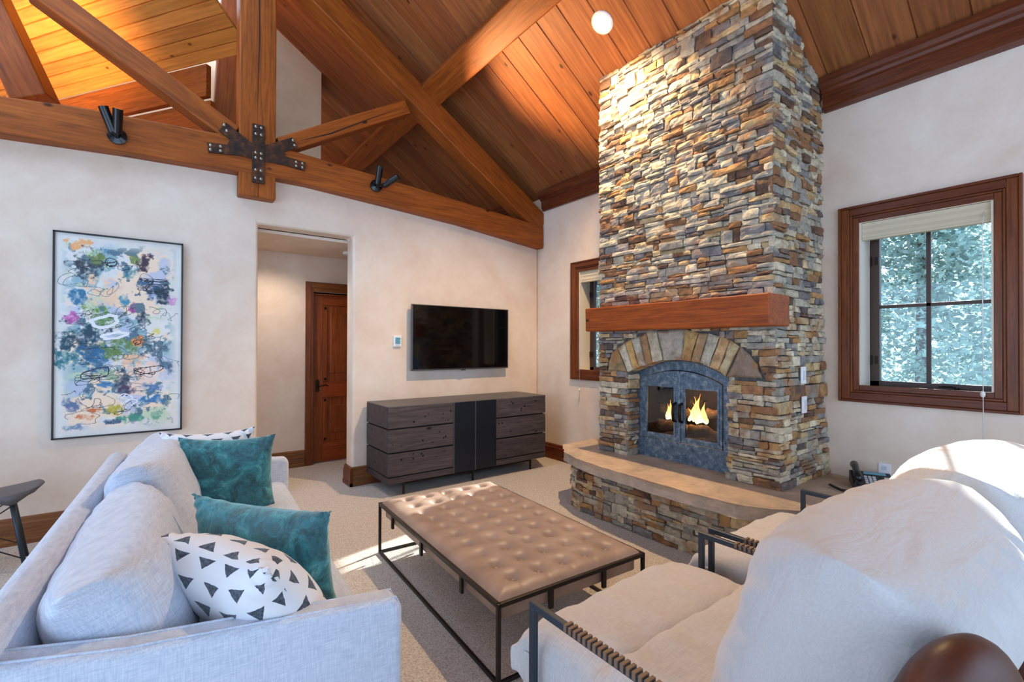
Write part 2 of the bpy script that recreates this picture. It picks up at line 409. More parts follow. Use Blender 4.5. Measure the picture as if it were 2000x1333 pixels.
Ml = Matrix.Translation((XR, 0, ceil_z(XR))) @ Matrix.Rotation(math.pi - TH, 4, 'Y') @ Matrix.Rotation(math.pi, 4, 'X')
plank_plane('ceiling', 'ceiling_wood', SLEN + .3, Y0, YB, .10, .265, Ml)

struct(box('floor', (XL - .4, Y0 - .3, -.12), (XW + .3, YE, 0), 'carpet', bevel=0))
# window wall with its two openings
WZ0, WZ1 = 1.14, 2.365
holes = [(.55, 1.25), (3.44, 4.137)]
L_ = []; y = Y0
for a, b in holes:
    L_ += [((XW, y, 0), (XW + .3, a, 3.6)), ((XW, a, 0), (XW + .3, b, WZ0)), ((XW, a, WZ1), (XW + .3, b, 3.6))]; y = b
L_.append(((XW, y, 0), (XW + .3, YE, 3.6)))
struct(boxes('wall_right', L_, 'plaster', bevel=0))
# television wall with the rounded passage opening
bm = bmesh.new()
DX0, DX1, DZ = .735, 1.612, 2.59
prism(bm, [(XL, 0), (DX0, 0), (DX0, DZ), (DX1, DZ), (DX1, 0), (XW, 0), (XW, 3.04), (XL, 3.04)], 1, YW, YB)
struct(fin(bm, 'wall_back', 'plaster', bevel=.028, seg=4))
# wall on the sofa side and wall behind the viewer, both opened by wide glazing
struct(boxes('wall_left', [((XL - .3, Y0, 0), (XL, YW, .22)), ((XL - .3, Y0, 2.66), (XL, YW, 3.6)), ((XL - .3, Y0, .22), (XL, -1.95, 2.66)), ((XL - .3, 3.72, .22), (XL, YW, 2.66))], 'plaster', bevel=0))
bm = bmesh.new()
prism(bm, [(XL, 0), (XL, 3.5), (XR, ceil_z(XR) + .1), (XW, 3.5), (XW, 0), (3.85, 0), (3.85, 3.6), (-2.4, 3.6), (-2.4, .2), (3.85, .2), (3.85, 0)], 1, Y0 - .2, Y0)
struct(fin(bm, 'wall_front', 'plaster'))
# passage behind the television wall
YH = 6.10
struct(boxes('wall_hall', [((-.6, YH, 0), (1.50, YH + .15, 2.9)), ((1.50, YH, 2.10), (2.36, YH + .15, 2.9)), ((2.36, YH, 0), (3.6, YH + .15, 2.9)), ((-.6, YB, 0), (-.45, YH, 2.9)), ((3.45, YB, 0), (3.6, YH, 2.9))], 'plaster', bevel=0))
struct(box('ceiling_hall', (-.6, YB - .19, DZ - .03), (3.6, YH, DZ + .0), 'plaster', bevel=0)).location.y = .2
struct(box('floor_loft', (XL, YB, 2.90), (XW, YE, 3.0), 'loft_plaster', bevel=0))
struct(boxes('wall_loft', [((-4.5, YE, 0), (XW, YE + .15, 6.5)), ((XL - 2, YB, 2.9), (XL - 1.9, YE, 7))], 'loft_plaster', bevel=0))
struct(box('wall_chase', (.647, 6.5, 2.9), (1.70, 6.9, 5.75), 'loft_plaster', bevel=0))
# ceiling of the wing that turns away on the left, boards level
WD = Vector((-.5736, .8192, 0)); WNm = Vector((.8192, .5736, 0)); WS = .62
upw = (-WNm + Vector((0, 0, WS))).normalized(); We = Vector((-.05, 6.5, 4.42))
zax = WD.cross(upw) if WD.cross(upw).z > 0 else upw.cross(WD)
xx, yy = (WD, upw) if WD.cross(upw).z > 0 else (WD, upw)
zz = xx.cross(yy)
o_ = We - WD * 1.36
Mw = Matrix(((xx.x, yy.x, zz.x, o_.x), (xx.y, yy.y, zz.y, o_.y), (xx.z, yy.z, zz.z, o_.z), (0, 0, 0, 1)))
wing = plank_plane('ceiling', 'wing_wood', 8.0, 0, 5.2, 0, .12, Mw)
def wing_board(name, s0, s1, off, z0, z1, mat='beam_wood', thick=.06):
    a = We + WD * s0 + WNm * off; b = We + WD * s1 + WNm * off
    o = member(name, (a.x, a.y, (z0 + z1) / 2), (b.x, b.y, (z0 + z1) / 2), thick, z1 - z0, mat, bevel=.006); return struct(o)
wing_board('trim_5', -.75, 5, .03, 4.08, 4.42)
wing_board('trim_6', -.75, 5, .08, 3.55, 4.06)

# cornice, baseboards
def cornice(name, ya, yb):
    bm = bmesh.new(); q = XW
    prism(bm, [(q, 3.262), (q - .03, 3.262), (q - .036, 3.285), (q - .05, 3.30), (q - .055, 3.385), (q - .075, 3.395), (q - .082, 3.415), (q - .105, 3.425), (q - .118, 3.45), (q - .118, 3.50), (q, 3.46)], 1, ya, yb)
    struct(fin(bm, name, 'trim_wood_y'))
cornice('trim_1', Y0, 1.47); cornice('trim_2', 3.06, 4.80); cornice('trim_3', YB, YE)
BP = [(0, 0), (-.034, 0), (-.034, .035), (-.028, .045), (-.028, .15), (-.020, .162), (-.020, .18), (-.012, .192), (0, .195)]
def base_x(name, xa, xb, yw):
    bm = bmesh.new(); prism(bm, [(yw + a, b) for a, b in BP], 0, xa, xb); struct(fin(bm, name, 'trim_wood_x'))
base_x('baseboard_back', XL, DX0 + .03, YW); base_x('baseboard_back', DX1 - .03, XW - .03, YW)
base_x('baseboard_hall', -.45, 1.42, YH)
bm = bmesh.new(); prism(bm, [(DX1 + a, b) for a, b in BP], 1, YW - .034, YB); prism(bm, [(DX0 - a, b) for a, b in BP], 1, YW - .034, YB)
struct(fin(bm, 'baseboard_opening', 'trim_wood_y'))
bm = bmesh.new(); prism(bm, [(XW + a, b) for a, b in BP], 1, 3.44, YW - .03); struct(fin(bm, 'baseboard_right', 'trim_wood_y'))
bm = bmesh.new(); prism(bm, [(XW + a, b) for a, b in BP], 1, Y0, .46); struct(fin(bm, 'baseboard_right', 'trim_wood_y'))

# ------------------------------------------------------------------ windows on the right wall
def frame_boxes(x0, x1, ya, yb, za, zb, w):
    """mitred-looking picture frame in a YZ plane: outer rectangle ya..yb, za..zb, width w"""
    return [((x0, ya, za), (x1, ya + w, zb)), ((x0, yb - w, za), (x1, yb, zb)), ((x0, ya + w, za), (x1, yb - w, za + w)), ((x0, ya + w, zb - w), (x1, yb - w, zb))]
def window(name, ya, yb, mir):
    e = struct(empty(name, (XW, (ya + yb) / 2, WZ0)))
    def ch(o, loc=None):
        o.parent = e; o.matrix_parent_inverse = Matrix.Translation(-Vector(e.location)); return o
    A, B, Z0, Z1 = ya - .125, yb + .125, 1.053, 2.494
    ob = lambda w0, x0, x1, w: frame_boxes(x0, x1, A + w0, B - w0, Z0 + w0, Z1 - w0, w)
    bm = bmesh.new(); bm2 = bmesh.new()
    for w0, x0, w in ((0, XW - .034, .018), (.018, XW - .026, .052), (.070, XW - .018, .016), (.086, XW - .01, .039)):
        for k, (a, b) in enumerate(ob(w0, x0, XW + .004, w)): bxm(bm if k < 2 else bm2, a, b)
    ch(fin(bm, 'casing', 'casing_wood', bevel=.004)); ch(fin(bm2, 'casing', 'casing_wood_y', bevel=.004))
    ch(boxes('jamb', [((XW - .004, ya + .002, WZ0 + .002), (XW + .17, yb - .002, WZ0 + .014)), ((XW - .004, yb - .012, WZ0 + .01), (XW + .17, yb - .001, WZ1 - .002)), ((XW - .004, ya + .001, WZ0 + .01), (XW + .17, ya + .012, WZ1 - .002))], 'window_ledge', bevel=0))
    s = .178
    sa, sb = ya + .012, yb - .012
    ch(boxes('sash', [((XW + s, sa, WZ0 + .012), (XW + s + .05, sa + .022 if not mir else sa + .06, WZ1)), ((XW + s, sb - .06, WZ0 + .012), (XW + s + .05, sb, WZ1)), ((XW + s, sa, WZ0 + .012), (XW + s + .05, sb, WZ0 + .065)), ((XW + s, sa, WZ1 - .05), (XW + s + .05, sb, WZ1))], 'sash_dark'))
    ch(boxes('muntin', [((XW + s + .012, (sa + sb) / 2 - .013, WZ0 + .05), (XW + s + .032, (sa + sb) / 2 + .013, WZ1 - .03)), ((XW + s + .012, sa + .02, 1.743), (XW + s + .032, sb - .05, 1.768))], 'sash_dark', bevel=.002))
    ch(box('glass_pane', (XW + s + .020, sa + .01, WZ0 + .05), (XW + s + .024, sb - .04, WZ1 - .02), 'window_glass', bevel=0))
    for z in (1.36, 2.1):
        bm = bmesh.new(); bxm(bm, (XW + s - .012, sb - .058, z - .03), (XW + s, sb - .035, z + .03)); tube(bm, [(XW + s - .012, sb - .01, z - .035), (XW + s - .012, sb - .01, z + .035)], .006, 8)
        ch(fin(bm, 'hinge', 'bronze'))
    bm = bmesh.new(); c = ya + .2
    bxm(bm, (XW + s - .03, c - .06, WZ0 + .014), (XW + s, c + .06, WZ0 + .032)); tube(bm, [(XW + s - .018, c, WZ0 + .03), (XW + s - .03, c + .02, WZ0 + .05), (XW + s - .032, c + .09, WZ0 + .045)], .006, 8); disc(bm, (XW + s - .018, c, WZ0 + .03), (0, 0, 1), .014, .012)
    ch(fin(bm, 'crank_handle', 'bronze', bevel=.001))
    return e
window('window_1', *holes[0], False); window('window_2', *holes[1], True)
def shade(ya, yb, label, cy, zlow, zknob):
    e = tag(empty('window_shade', (XW + .03, (ya + yb) / 2, 2.25)), label, 'window shade', None)
    bm = bmesh.new(); n = 5
    pts = []
    for k in range(n + 1): pts.append((XW + .052 + (.006 if k % 2 else 0), 2.252 + k * .022))
    for k in range(n, -1, -1): pts.append((XW + .018 - (.006 if k % 2 else 0), 2.252 + k * .022))
    prism(bm, pts, 1, ya + .014, yb - .014); o = fin(bm, 'folded_cloth', 'shade_cloth'); o.parent = e; o.matrix_parent_inverse = Matrix.Translation(-e.location)
    o = box('bottom_rail', (XW + .012, ya + .014, 2.238), (XW + .058, yb - .014, 2.254), 'shade_cloth', bevel=.003); o.parent = e; o.matrix_parent_inverse = Matrix.Translation(-e.location)
    xc = XW - .045
    bm = bmesh.new(); tube(bm, [(XW + .03, cy, 2.33), (xc, cy, 2.2), (xc, cy - .002, zlow)], .0022, 6)
    o = fin(bm, 'pull_cord', 'cord_white', smooth=True); o.parent = e; o.matrix_parent_inverse = Matrix.Translation(-e.location)
    bm = bmesh.new(); tube(bm, [(xc, cy, zknob + .02), (xc, cy, zknob + .012), (xc, cy, zknob), (xc, cy, zknob - .014), (xc, cy, zknob - .02)], [.004, .011, .013, .010, .003], 12)
    o = fin(bm, 'cord_bead', 'cord_white', smooth=True); o.parent = e; o.matrix_parent_inverse = Matrix.Translation(-e.location)
    return e
shade(*holes[0], 'beige pleated shade raised in the large window right of the stone chimney', .595, .80, 1.165)
shade(*holes[1], 'beige pleated shade in the window half hidden left of the chimney', 4.085, .84, .93)

# ------------------------------------------------------------------ passage door
dr = struct(empty('door_1', (1.94, YH, 0)))
def chd(o): o.parent = dr; o.matrix_parent_inverse = Matrix.Translation(-dr.location); return o
bm = bmesh.new()
for a, b in ((1.424, 1.514), (2.37, 2.46)):
    bxm(bm, (a, YH - .028, 0), (b, YH + .002, 2.238)); bxm(bm, (a + .012 if a < 2 else a + .03, YH - .036, 0), (a + .06 if a < 2 else b - .012, YH - .028, 2.20))
chd(fin(bm, 'casing', 'casing_wood', bevel=.004))
chd(boxes('casing', [((1.514, YH - .028, 2.12), (2.37, YH + .002, 2.238)), ((1.49, YH - .036, 2.165), (2.40, YH - .028, 2.226))], 'casing_wood_x', bevel=.004))
yl = YH + .035
chd(boxes('jamb', [((1.50, YH, 0), (1.517, YH + .12, 2.10)), ((2.343, YH, 0), (2.36, YH + .12, 2.10)), ((1.50, YH, 2.085), (2.36, YH + .12, 2.12))], 'door_wood'))
leaf = chd(boxes('door_leaf', [((1.517, yl, .012), (1.64, yl + .045, 2.085)), ((2.22, yl, .012), (2.343, yl + .045, 2.085)), ((1.64, yl + .012, .25), (2.22, yl + .035, 1.98))], 'door_wood', bevel=.003))
rl = boxes('door_rail', [((1.64, yl, 1.965), (2.22, yl + .045, 2.085)), ((1.64, yl, .815), (2.22, yl + .045, 1.0)), ((1.64, yl, .012), (2.22, yl + .045, .255))], 'door_wood_x'); chd(rl)
for (x0, x1, z0, z1) in ((1.70, 2.16, 1.075, 1.905), (1.70, 2.16, .325, .745)):
    bm = bmesh.new()
    A = [(x0, yl + .030, z0), (x1, yl + .030, z0), (x1, yl + .030, z1), (x0, yl + .030, z1)]; i = .045
    Bq = [(x0 + i, yl + .004, z0 + i), (x1 - i, yl + .004, z0 + i), (x1 - i, yl + .004, z1 - i), (x0 + i, yl + .004, z1 - i)]
    a = [bm.verts.new(p) for p in A]; b = [bm.verts.new(p) for p in Bq]; bm.faces.new(b)
    for k in range(4): bm.faces.new((a[k], a[(k + 1) % 4], b[(k + 1) % 4], b[k]))
    chd(fin(bm, 'raised_panel', 'door_wood', bevel=.002))
for x in (1.667, 2.193):
    for z0, z1 in ((1.01, 1.955), (.262, .808)):
        chd(box('strip', (x - .024, yl - .004, z0), (x + .024, yl + .01, z1), 'door_wood', bevel=.003))
        for z in (z0 + .03, z1 - .03):
            bm = bmesh.new(); bxm(bm, (x - .015, yl - .010, z - .015), (x + .015, yl - .004, z + .015)); chd(fin(bm, 'stud', 'bronze', bevel=.004))
bm = bmesh.new(); pts = []
for k in range(24):
    a = 2 * math.pi * k / 24; pts.append((1.575 + .022 * math.cos(a), .96 + .022 * math.sin(a) + (.055 if math.sin(a) > 0 else -.055)))
prism(bm, pts, 1, yl - .010, yl - .001); hp = chd(fin(bm, 'handle_plate', 'bronze', bevel=.002))
chd(tubeo('door_handle', [(1.575, yl - .008, .955), (1.575, yl - .05, .955), (1.60, yl - .058, .96), (1.66, yl - .055, .968), (1.70, yl - .05, .955)], [.010, .009, .009, .008, .005], 'bronze'))

# ------------------------------------------------------------------ timber truss over the television wall
YT, YT2 = 4.80, 5.02
truss = tag(empty('roof_truss', (XR, YT, 3.0)), 'heavy orange-brown timber roof truss over the television wall with king post', 'roof truss')
def cht(o): o.parent = truss; o.matrix_parent_inverse = Matrix.Translation(-truss.location); return o
bot = [(-2.68, 2.86), (-.901, 2.937), (-.236, 2.975), (.569, 2.998), (.867, 3.008), (1.131, 3.008), (1.84, 2.965), (2.833, 2.90), (4.11, 2.765)]
top = [(4.11, 3.062), (2.832, 3.163), (1.839, 3.238), (1.129, 3.29), (.948, 3.30), (.404, 3.298), (-.491, 3.255), (-.903, 3.205), (-2.68, 3.11)]
bm = bmesh.new(); prism(bm, bot + top, 1, YT, YT2); cht(fin(bm, 'tie_beam', 'beam_wood', bevel=.014))
for s in (1, -1):
    rx = lambda x: XR + s * (x - XR)
    o = member('rafter', (rx(4.115), YT + .105, 3.085), (rx(XR - .02), YT + .105, 3.085 + .636 * (4.115 - XR + .02)), .20, .27, 'beam_wood'); cht(o)
    o = member('strut', (rx(.90), YT + .10, 3.33), (rx(2.17), YT + .10, 4.085), .17, .145 if s > 0 else .17, 'beam_wood'); cht(o)
o = member('king_post', (.708, YT + .115, 2.80), (.708, YT + .115, 5.45), .30, .22, 'beam_wood', up=Vector((0, 1, 0))); cht(o)
bm = bmesh.new()   # drying cracks: thin dark slivers set in the faces
prism(bm, [(.700, 3.47), (.706, 3.9), (.713, 4.25), (.704, 4.9), (.700, 5.3), (.716, 5.3), (.716, 4.9), (.722, 4.25), (.712, 3.9)], 1, YT + .003, YT + .012)
prism(bm, [(.712, 2.802), (.713, 2.93), (.717, 2.93), (.716, 2.802)], 1, YT + .003, YT + .012)
prism(bm, [(1.06, 3.41), (1.35, 3.565), (2.1, 4.055), (1.36, 3.556)], 1, YT + .013, YT + .017)
cht(fin(bm, 'drying_crack', 'firebrick'))
# gusset plate, five arms
bm = bmesh.new(); cx_, cz_ = .712, 3.235
def arm(x0, z0, x1, z1, w, y0=YT - .014):
    d = Vector((x1 - x0, z1 - z0)).normalized(); n = Vector((-d.y, d.x)) * w / 2
    prism(bm, [(x0 + n.x, z0 + n.y), (x0 - n.x, z0 - n.y), (x1 - n.x, z1 - n.y), (x1 + n.x, z1 + n.y)], 1, y0, YT + .001)
arm(cx_, 3.455, cx_, 2.925, .10, YT - .016); arm(.325, 3.15, .712, 3.20, .085); arm(.712, 3.20, 1.11, 3.165, .085)
arm(.43, 3.36, .73, 3.17, .10, YT - .013); arm(1.02, 3.375, .69, 3.18, .10, YT - .0125)
prism(bm, [(.50, 3.30), (.45, 3.15), (.712, 3.13), (.95, 3.14), (.92, 3.30), (.712, 3.26)], 1, YT - .012, YT + .001)
gp = cht(fin(bm, 'gusset_plate', 'gusset_rust', bevel=.002))
def bolt(x, z):
    o = disco('bolt', (x, YT - .013, z), (0, -1, 0), .0115, .006, 'bolt_bright', None, 10, .004)
    o.parent = gp; return o
for z in (3.43, 3.365, 3.195, 3.15, 3.04, 2.965):
    for dx in (-.022, .022): bolt(cx_ + dx, z)
for x in (.345, .42): bolt(x, 3.172 if x < .4 else 3.18); bolt(x, 3.135 if x < .4 else 3.142)
for x in (1.03, 1.085): bolt(x, 3.19); bolt(x, 3.152)
bolt(.445, 3.375); bolt(.465, 3.33); bolt(1.0, 3.388); bolt(1.015, 3.345)

# purlin on the truss, ridge beam, hip timber in the wing
def purlin(xc, w, dz, h, ya, yb):
    o = member('purlin', (xc, ya, 0), (xc, yb, 0), w, h, 'beam_wood', up=Vector((SL, 0, 1)).normalized())
    n = Vector((SL, 0, 1)).normalized(); o.location = Vector((xc, ya, ceil_z(xc))) - n * (h / 2); return o
tag(purlin(2.575, .26, 0, .27, Y0, YE - .01), 'long round-edged purlin log crossing under the sloping plank ceiling', 'ceiling beam')
tag(member('ridge_beam', (XR, Y0, 5.52), (XR, YB + .3, 5.52), .25, .36, 'beam_wood'), 'ridge beam along the peak of the plank ceiling, just above the picture', 'ceiling beam')
tag(member('hip_rafter', (-1.62, 5.95, 5.50), (-.86, 5.75, 3.55), .26, .26, 'beam_wood', up=Vector((.3, 1, 0))), 'thick leaning orange rafter in the wing, far upper left corner', 'ceiling beam')
tag(member('valley_rafter', (.535, 6.25, 3.0), (.66, 6.25, 5.4), .24, .2, 'beam_wood', up=Vector((0, 1, 0))), 'orange-lit upright timber just left behind the king post', 'ceiling beam')

# uplights on the tie beam
def uplight(x, z, t1, t2, label):
    e = tag(empty('uplight', (x, YT, z)), label, 'spotlight', None)
    disco('backplate', (0, 0, 0), (0, -1, 0), .062, .022, 'uplight_black', e, 28, .01)
    for (dx, dy, dz), pw in ((t1, 14), (t2, 260 if x > 0 else 40)):
        d = Vector((dx, dy, dz)).normalized(); b = Vector((dx * .05, -.055, -.01 + dz * .01))
        tubeo('lamp_arm', [Vector((0, -.01, 0)), b], .010, 'uplight_black', e)
        bm = bmesh.new(); tube(bm, [b, b + d * .01, b + d * .18, b + d * .19, b + d * .188, b + d * .165], [.020, .031, .033, .033, .026, .024], 20); fin(bm, 'lamp_tube', 'uplight_black', e, smooth=False)
        disco('lamp_glow', b + d * .160, d, .023, .004, 'lamp_lens', e, 16)
        l = bpy.data.lights.new('uplight_beam', 'SPOT'); l.energy = pw; l.color = (1, .60, .27); l.spot_size = R(62); l.spot_blend = .9; l.shadow_soft_size = .02
        lo = bpy.data.objects.new('uplight_beam', l); C.objects.link(lo); lo.location = Vector((x, YT, z)) + b + d * .20; lo.rotation_euler = d.to_track_quat('-Z', 'Y').to_euler()
    return e
uplight(-.27, 3.085, (-.35, -.25, 1), (.05, -.5, 1), 'black twin-tube uplight on the tie beam left of the king post')
uplight(1.805, 3.125, (-.02, -.45, 1), (1.2, -1.4, .93), 'black twin-tube uplight on the tie beam right of the king post')

# recessed lamps in the sloping ceiling
nrm = Vector((-SL, 0, -1)).normalized()
def can(x, y, label, power=300, vis=True, col=(1, .69, .38)):
    p = Vector((x, y, ceil_z(x)))
    e = tag(empty('ceiling_light', p), label, 'ceiling light', None)
    bm = bmesh.new(); ring = []
    q1 = nrm.orthogonal().normalized(); q2 = nrm.cross(q1)
    prof = [(.066, -.012), (.068, .006), (.080, .010), (.096, .006), (.098, -.004)]
    R_ = [[bm.verts.new((q1 * math.cos(a) + q2 * math.sin(a)) * r + nrm * h) for a in [2 * math.pi * k / 36 for k in range(36)]] for r, h in prof]
    for a, b in zip(R_, R_[1:]):
        for k in range(36): bm.faces.new((a[k], a[(k + 1) % 36], b[(k + 1) % 36], b[k]))
    fin(bm, 'trim_ring', 'white_plastic', e, smooth=True)
    disco('lens', nrm * -.006, nrm, .067, .010, 'lamp_lens', e, 32)
    l = bpy.data.lights.new('can_beam', 'SPOT'); l.energy = power; l.color = col; l.spot_size = R(125); l.spot_blend = .8; l.shadow_soft_size = .035
    lo = bpy.data.objects.new('can_beam', l); C.objects.link(lo); lo.location = p + nrm * .03; lo.rotation_euler = Vector((0, 0, -1)).to_track_quat('-Z', 'Y').to_euler()
can(2.995, 2.74, 'glowing round recessed lamp in the plank ceiling left of the chimney top')
can(2.5, .85, 'recessed lamp in the plank ceiling out of view above the armchairs', 1500)
l = bpy.data.lights.new('wing_lamp', 'SPOT'); l.energy = 330; l.color = (1, .60, .24); l.shadow_soft_size = .15; l.spot_size = R(118); l.spot_blend = .6
o = bpy.data.objects.new('wing_lamp', l); C.objects.link(o); o.location = (-1.3, 5.9, 3.15); o.rotation_euler = Vector((-.25, .30, 1)).to_track_quat('-Z', 'Y').to_euler()
l = bpy.data.lights.new('hall_fill', 'SPOT'); l.energy = 34; l.color = (1, .86, .72); l.shadow_soft_size = .08; l.spot_size = R(150); l.spot_blend = .8  # unseen fill light without a fitting, added to brighten the enclosed passage
o = bpy.data.objects.new('hall_fill', l); C.objects.link(o); o.location = (1.0, 5.55, 2.54)
e = tag(empty('smoke_alarm', (1.78, 5.62, DZ - .03)), 'small white disc on the passage ceiling seen through the opening', 'smoke alarm')
disco('alarm_body', (0, 0, 0), (0, 0, -1), .055, .028, 'white_plastic', e, 28, .008)

# ================================================================== STONE FIREPLACE
PAL = [(srgb(216, 204, 178), 7), (srgb(206, 180, 136), 3), (srgb(154, 112, 78), 2), (srgb(164, 160, 150), 5), (srgb(136, 132, 132), 3), (srgb(112, 86, 70), 2), (srgb(190, 182, 164), 6), (srgb(184, 142, 94), 2), (srgb(110, 98, 94), 1)]
PALF = [c for c, w in PAL for _ in range(w)]
def stones(name, pts, z0, z1, rng, mat='stone', parent=None, excl=None, top=None, cols=PALF, hmin=.065, hmax=.120, warp=None):
    """ledge stone facing along the floor-plan polyline pts (outside on its right hand side)"""
    bm = bmesh.new(); tones = []
    seg = []; acc = 0.
    for a, b in zip(pts, pts[1:]):
        a, b = Vector(a), Vector(b); seg.append((acc, a, b, (b - a).length)); acc += (b - a).length
    total = acc
    def pos(u):
        for s0, a, b, L in seg:
            if u <= s0 + L + 1e-6: return a + (b - a) * ((u - s0) / L)
        return Vector(pts[-1])
    def one(u0, u1, v0, v1):
        g = rng.uniform(.0015, .0035)
        u0 += g; u1 -= g; v0 += g; v1 -= g
        if u1 - u0 < .018 or v1 - v0 < .008: return
        a, b = pos(u0), pos(u1); t = (b - a).normalized(); n = Vector((t.y, -t.x)); L = (b - a).length
        dep = rng.uniform(.0, .026); nx = max(2, min(6, int(L / .045) + 1)); nzv = 3 if v1 - v0 > .035 else 2
        sk = [rng.uniform(-.004, .004) for _ in range(4)]
        sd = rng.random() * 50; base = len(bm.verts); F = []
        for i in range(nx + 1):
            row = []
            for j in range(nzv + 1):
                fu, fv = i / nx, j / nzv
                ex = min(i, nx - i) == 0; ev = min(j, nzv - j) == 0
                uu = fu * L + (rng.uniform(-.005, .005)); vv = v0 + (v1 - v0) * fv + (sk[0] * (1 - fu) + sk[1] * fu if j == 0 else sk[2] * (1 - fu) + sk[3] * fu if j == nzv else 0) + rng.uniform(-.0035, .0035) * (1 if not ev else .7)
                d = dep + .012 * nz((uu, vv, 0), 18, sd) + rng.uniform(-.003, .003) - (.006 if ex or ev else 0)
                p = a + t * uu + n * d
                row.append((p, vv, d))
            F.append(row)
        def wv(p, v): 
            x, y = p.x, p.y
            if warp: x, y = warp(x, y, v)
            return bm.verts.new((x, y, v))
        V = [[wv(p, v) for p, v, d in row] for row in F]
        k0 = len(tones)
        nf = 0
        for i in range(nx):
            for j in range(nzv): bm.faces.new((V[i][j], V[i + 1][j], V[i + 1][j + 1], V[i][j + 1])); nf += 1
        ring = [(i, 0) for i in range(nx)] + [(nx, j) for j in range(nzv)] + [(i, nzv) for i in range(nx, 0, -1)] + [(0, j) for j in range(nzv, 0, -1)]
        B = {}
        for (i, j) in ring:
            p, v, d = F[i][j]; q = p - n * (d + .032); B[(i, j)] = wv(q, v)
        for k in range(len(ring)):
            r0, r1 = ring[k], ring[(k + 1) % len(ring)]
            bm.faces.new((V[r0[0]][r0[1]], B[r0], B[r1], V[r1[0]][r1[1]])); nf += 1
        c = rng.choice(cols); f = rng.uniform(.8, 1.18); tones.extend([(c[0] * f, c[1] * f, c[2] * f)] * nf)
    def place_(u0, u1, v0, v1):
        if top:
            pa = pos((u0 + u1) / 2); tz = top(pa.x)
            if v0 > tz - .01: return
            v1 = min(v1, tz)
        if excl:
            for (a, b) in excl(u0, u1, v0, v1): one(a, b, v0, v1)
        else: one(u0, u1, v0, v1)
    rb = random.Random(99)          # the same course heights on every face
    z = z0
    while z < z1 - .012:
        h = rb.uniform(hmin, hmax)
        if z + h > z1 - .05: h = z1 - z
        u = 0.
        while u < total - .01:
            w = rng.uniform(.14, .38); 
            if u + w > total - .09: w = total - u
            k = rng.random()
            if k < .13 and w < .26: parts = [1.]
            elif k < .80:
                s = rng.uniform(.32, .68); parts = [s, 1 - s]
            else:
                a, b = sorted((rng.uniform(.25, .42), rng.uniform(.58, .75))); parts = [a, b - a, 1 - b]
            v = z
            for pz in parts:
                uu = u; hh = pz * h
                while uu < u + w - .005:
                    ww = rng.uniform(.055, .23)
                    if uu + ww > u + w - .05: ww = u + w - uu
                    place_(uu, uu + ww, v, v + hh); uu += ww
                v += hh
            u += w
        z += h
    me = bpy.data.meshes.new(name); bmesh.ops.recalc_face_normals(bm, faces=bm.faces); bm.to_mesh(me); bm.free()
    set_tone(me, lambda p: tones[p.index])
    return link(name, me, mat, parent)

SZ, XC, CYA, CYB = .49, 3.33, 1.50, 3.07
fp = tag(empty('fireplace', (3.5, 2.28, 0)), 'tall stacked-stone fireplace with a raised stone-slab hearth', 'fireplace')
def chf(o): o.parent = fp; o.matrix_parent_inverse = Matrix.Translation(-fp.location); return o
EXT = [(1.569, 1.233), (1.604, 1.334), (1.66, 1.41), (1.726, 1.462), (1.794, 1.506), (1.872, 1.537), (1.962, 1.558), (2.046, 1.566), (2.161, 1.60), (2.428, 1.59), (2.531, 1.585), (2.606, 1.555), (2.694, 1.528), (2.768, 1.497), (2.85, 1.45), (2.916, 1.405), (2.959, 1.31), (2.965, 1.225)]
def ext_range(z):
    if z < 1.225: return (1.815, 2.735)
    ys = []
    for (y, q), (y2, q2) in zip(EXT, EXT[1:]):
        if (q - z) * (q2 - z) <= 0 and abs(q2 - q) > 1e-6: ys.append(y + (y2 - y) * (z - q) / (q2 - q))
    if z <= 1.234: ys += [1.572, 2.962]
    return (min(ys), max(ys)) if ys else None
def excl_front(u0, u1, v0, v1):
    # u runs from the right corner; y = CYA + u
    R_ = [r for r in (ext_range(v0 + .35 * (v1 - v0)),) if r]
    if not R_: return [(u0, u1)]
    lo = min(r[0] for r in R_) - CYA; hi = max(r[1] for r in R_) - CYA
    out = []
    if u0 < lo: out.append((u0, min(u1, lo)))
    if u1 > hi: out.append((max(u0, hi), u1))
    return out
def flare(x, y, z):
    k = max(0., min(1., (1.9 - z) / 1.4))
    if y < 1.9: y -= .045 * k * (1.9 - y) / .4 if y > 1.5 else .045 * k
    return x, y
rg = random.Random(21)
topz = lambda x: ceil_z(x) + .012
# polyline direction is chosen so that its right hand side faces out of the masonry
front = stones('stone_front', [(XC, CYB), (XC, CYA)], SZ, 4.0, rg, top=topz, warp=flare,
               excl=lambda u0, u1, v0, v1: [((CYB - CYA) - b, (CYB - CYA) - a) for a, b in excl_front((CYB - CYA) - u1, (CYB - CYA) - u0, v0, v1)])
chf(front)
chf(stones('stone_side', [(XC, CYA), (XW, CYA)], SZ, 4.0, random.Random(5), top=topz, warp=flare))
chf(stones('stone_side', [(XW, CYB), (XC, CYB)], SZ, 4.0, random.Random(8), top=topz))
for ya, yb in ((2.735, 2.735),):
    chf(stones('stone_jamb', [(XC + .145, 2.735), (XC, 2.735)][::-1], SZ, 1.21, random.Random(11)))
    chf(stones('stone_jamb', [(XC, 1.815), (XC + .145, 1.815)][::-1], SZ, 1.21, random.Random(12)))
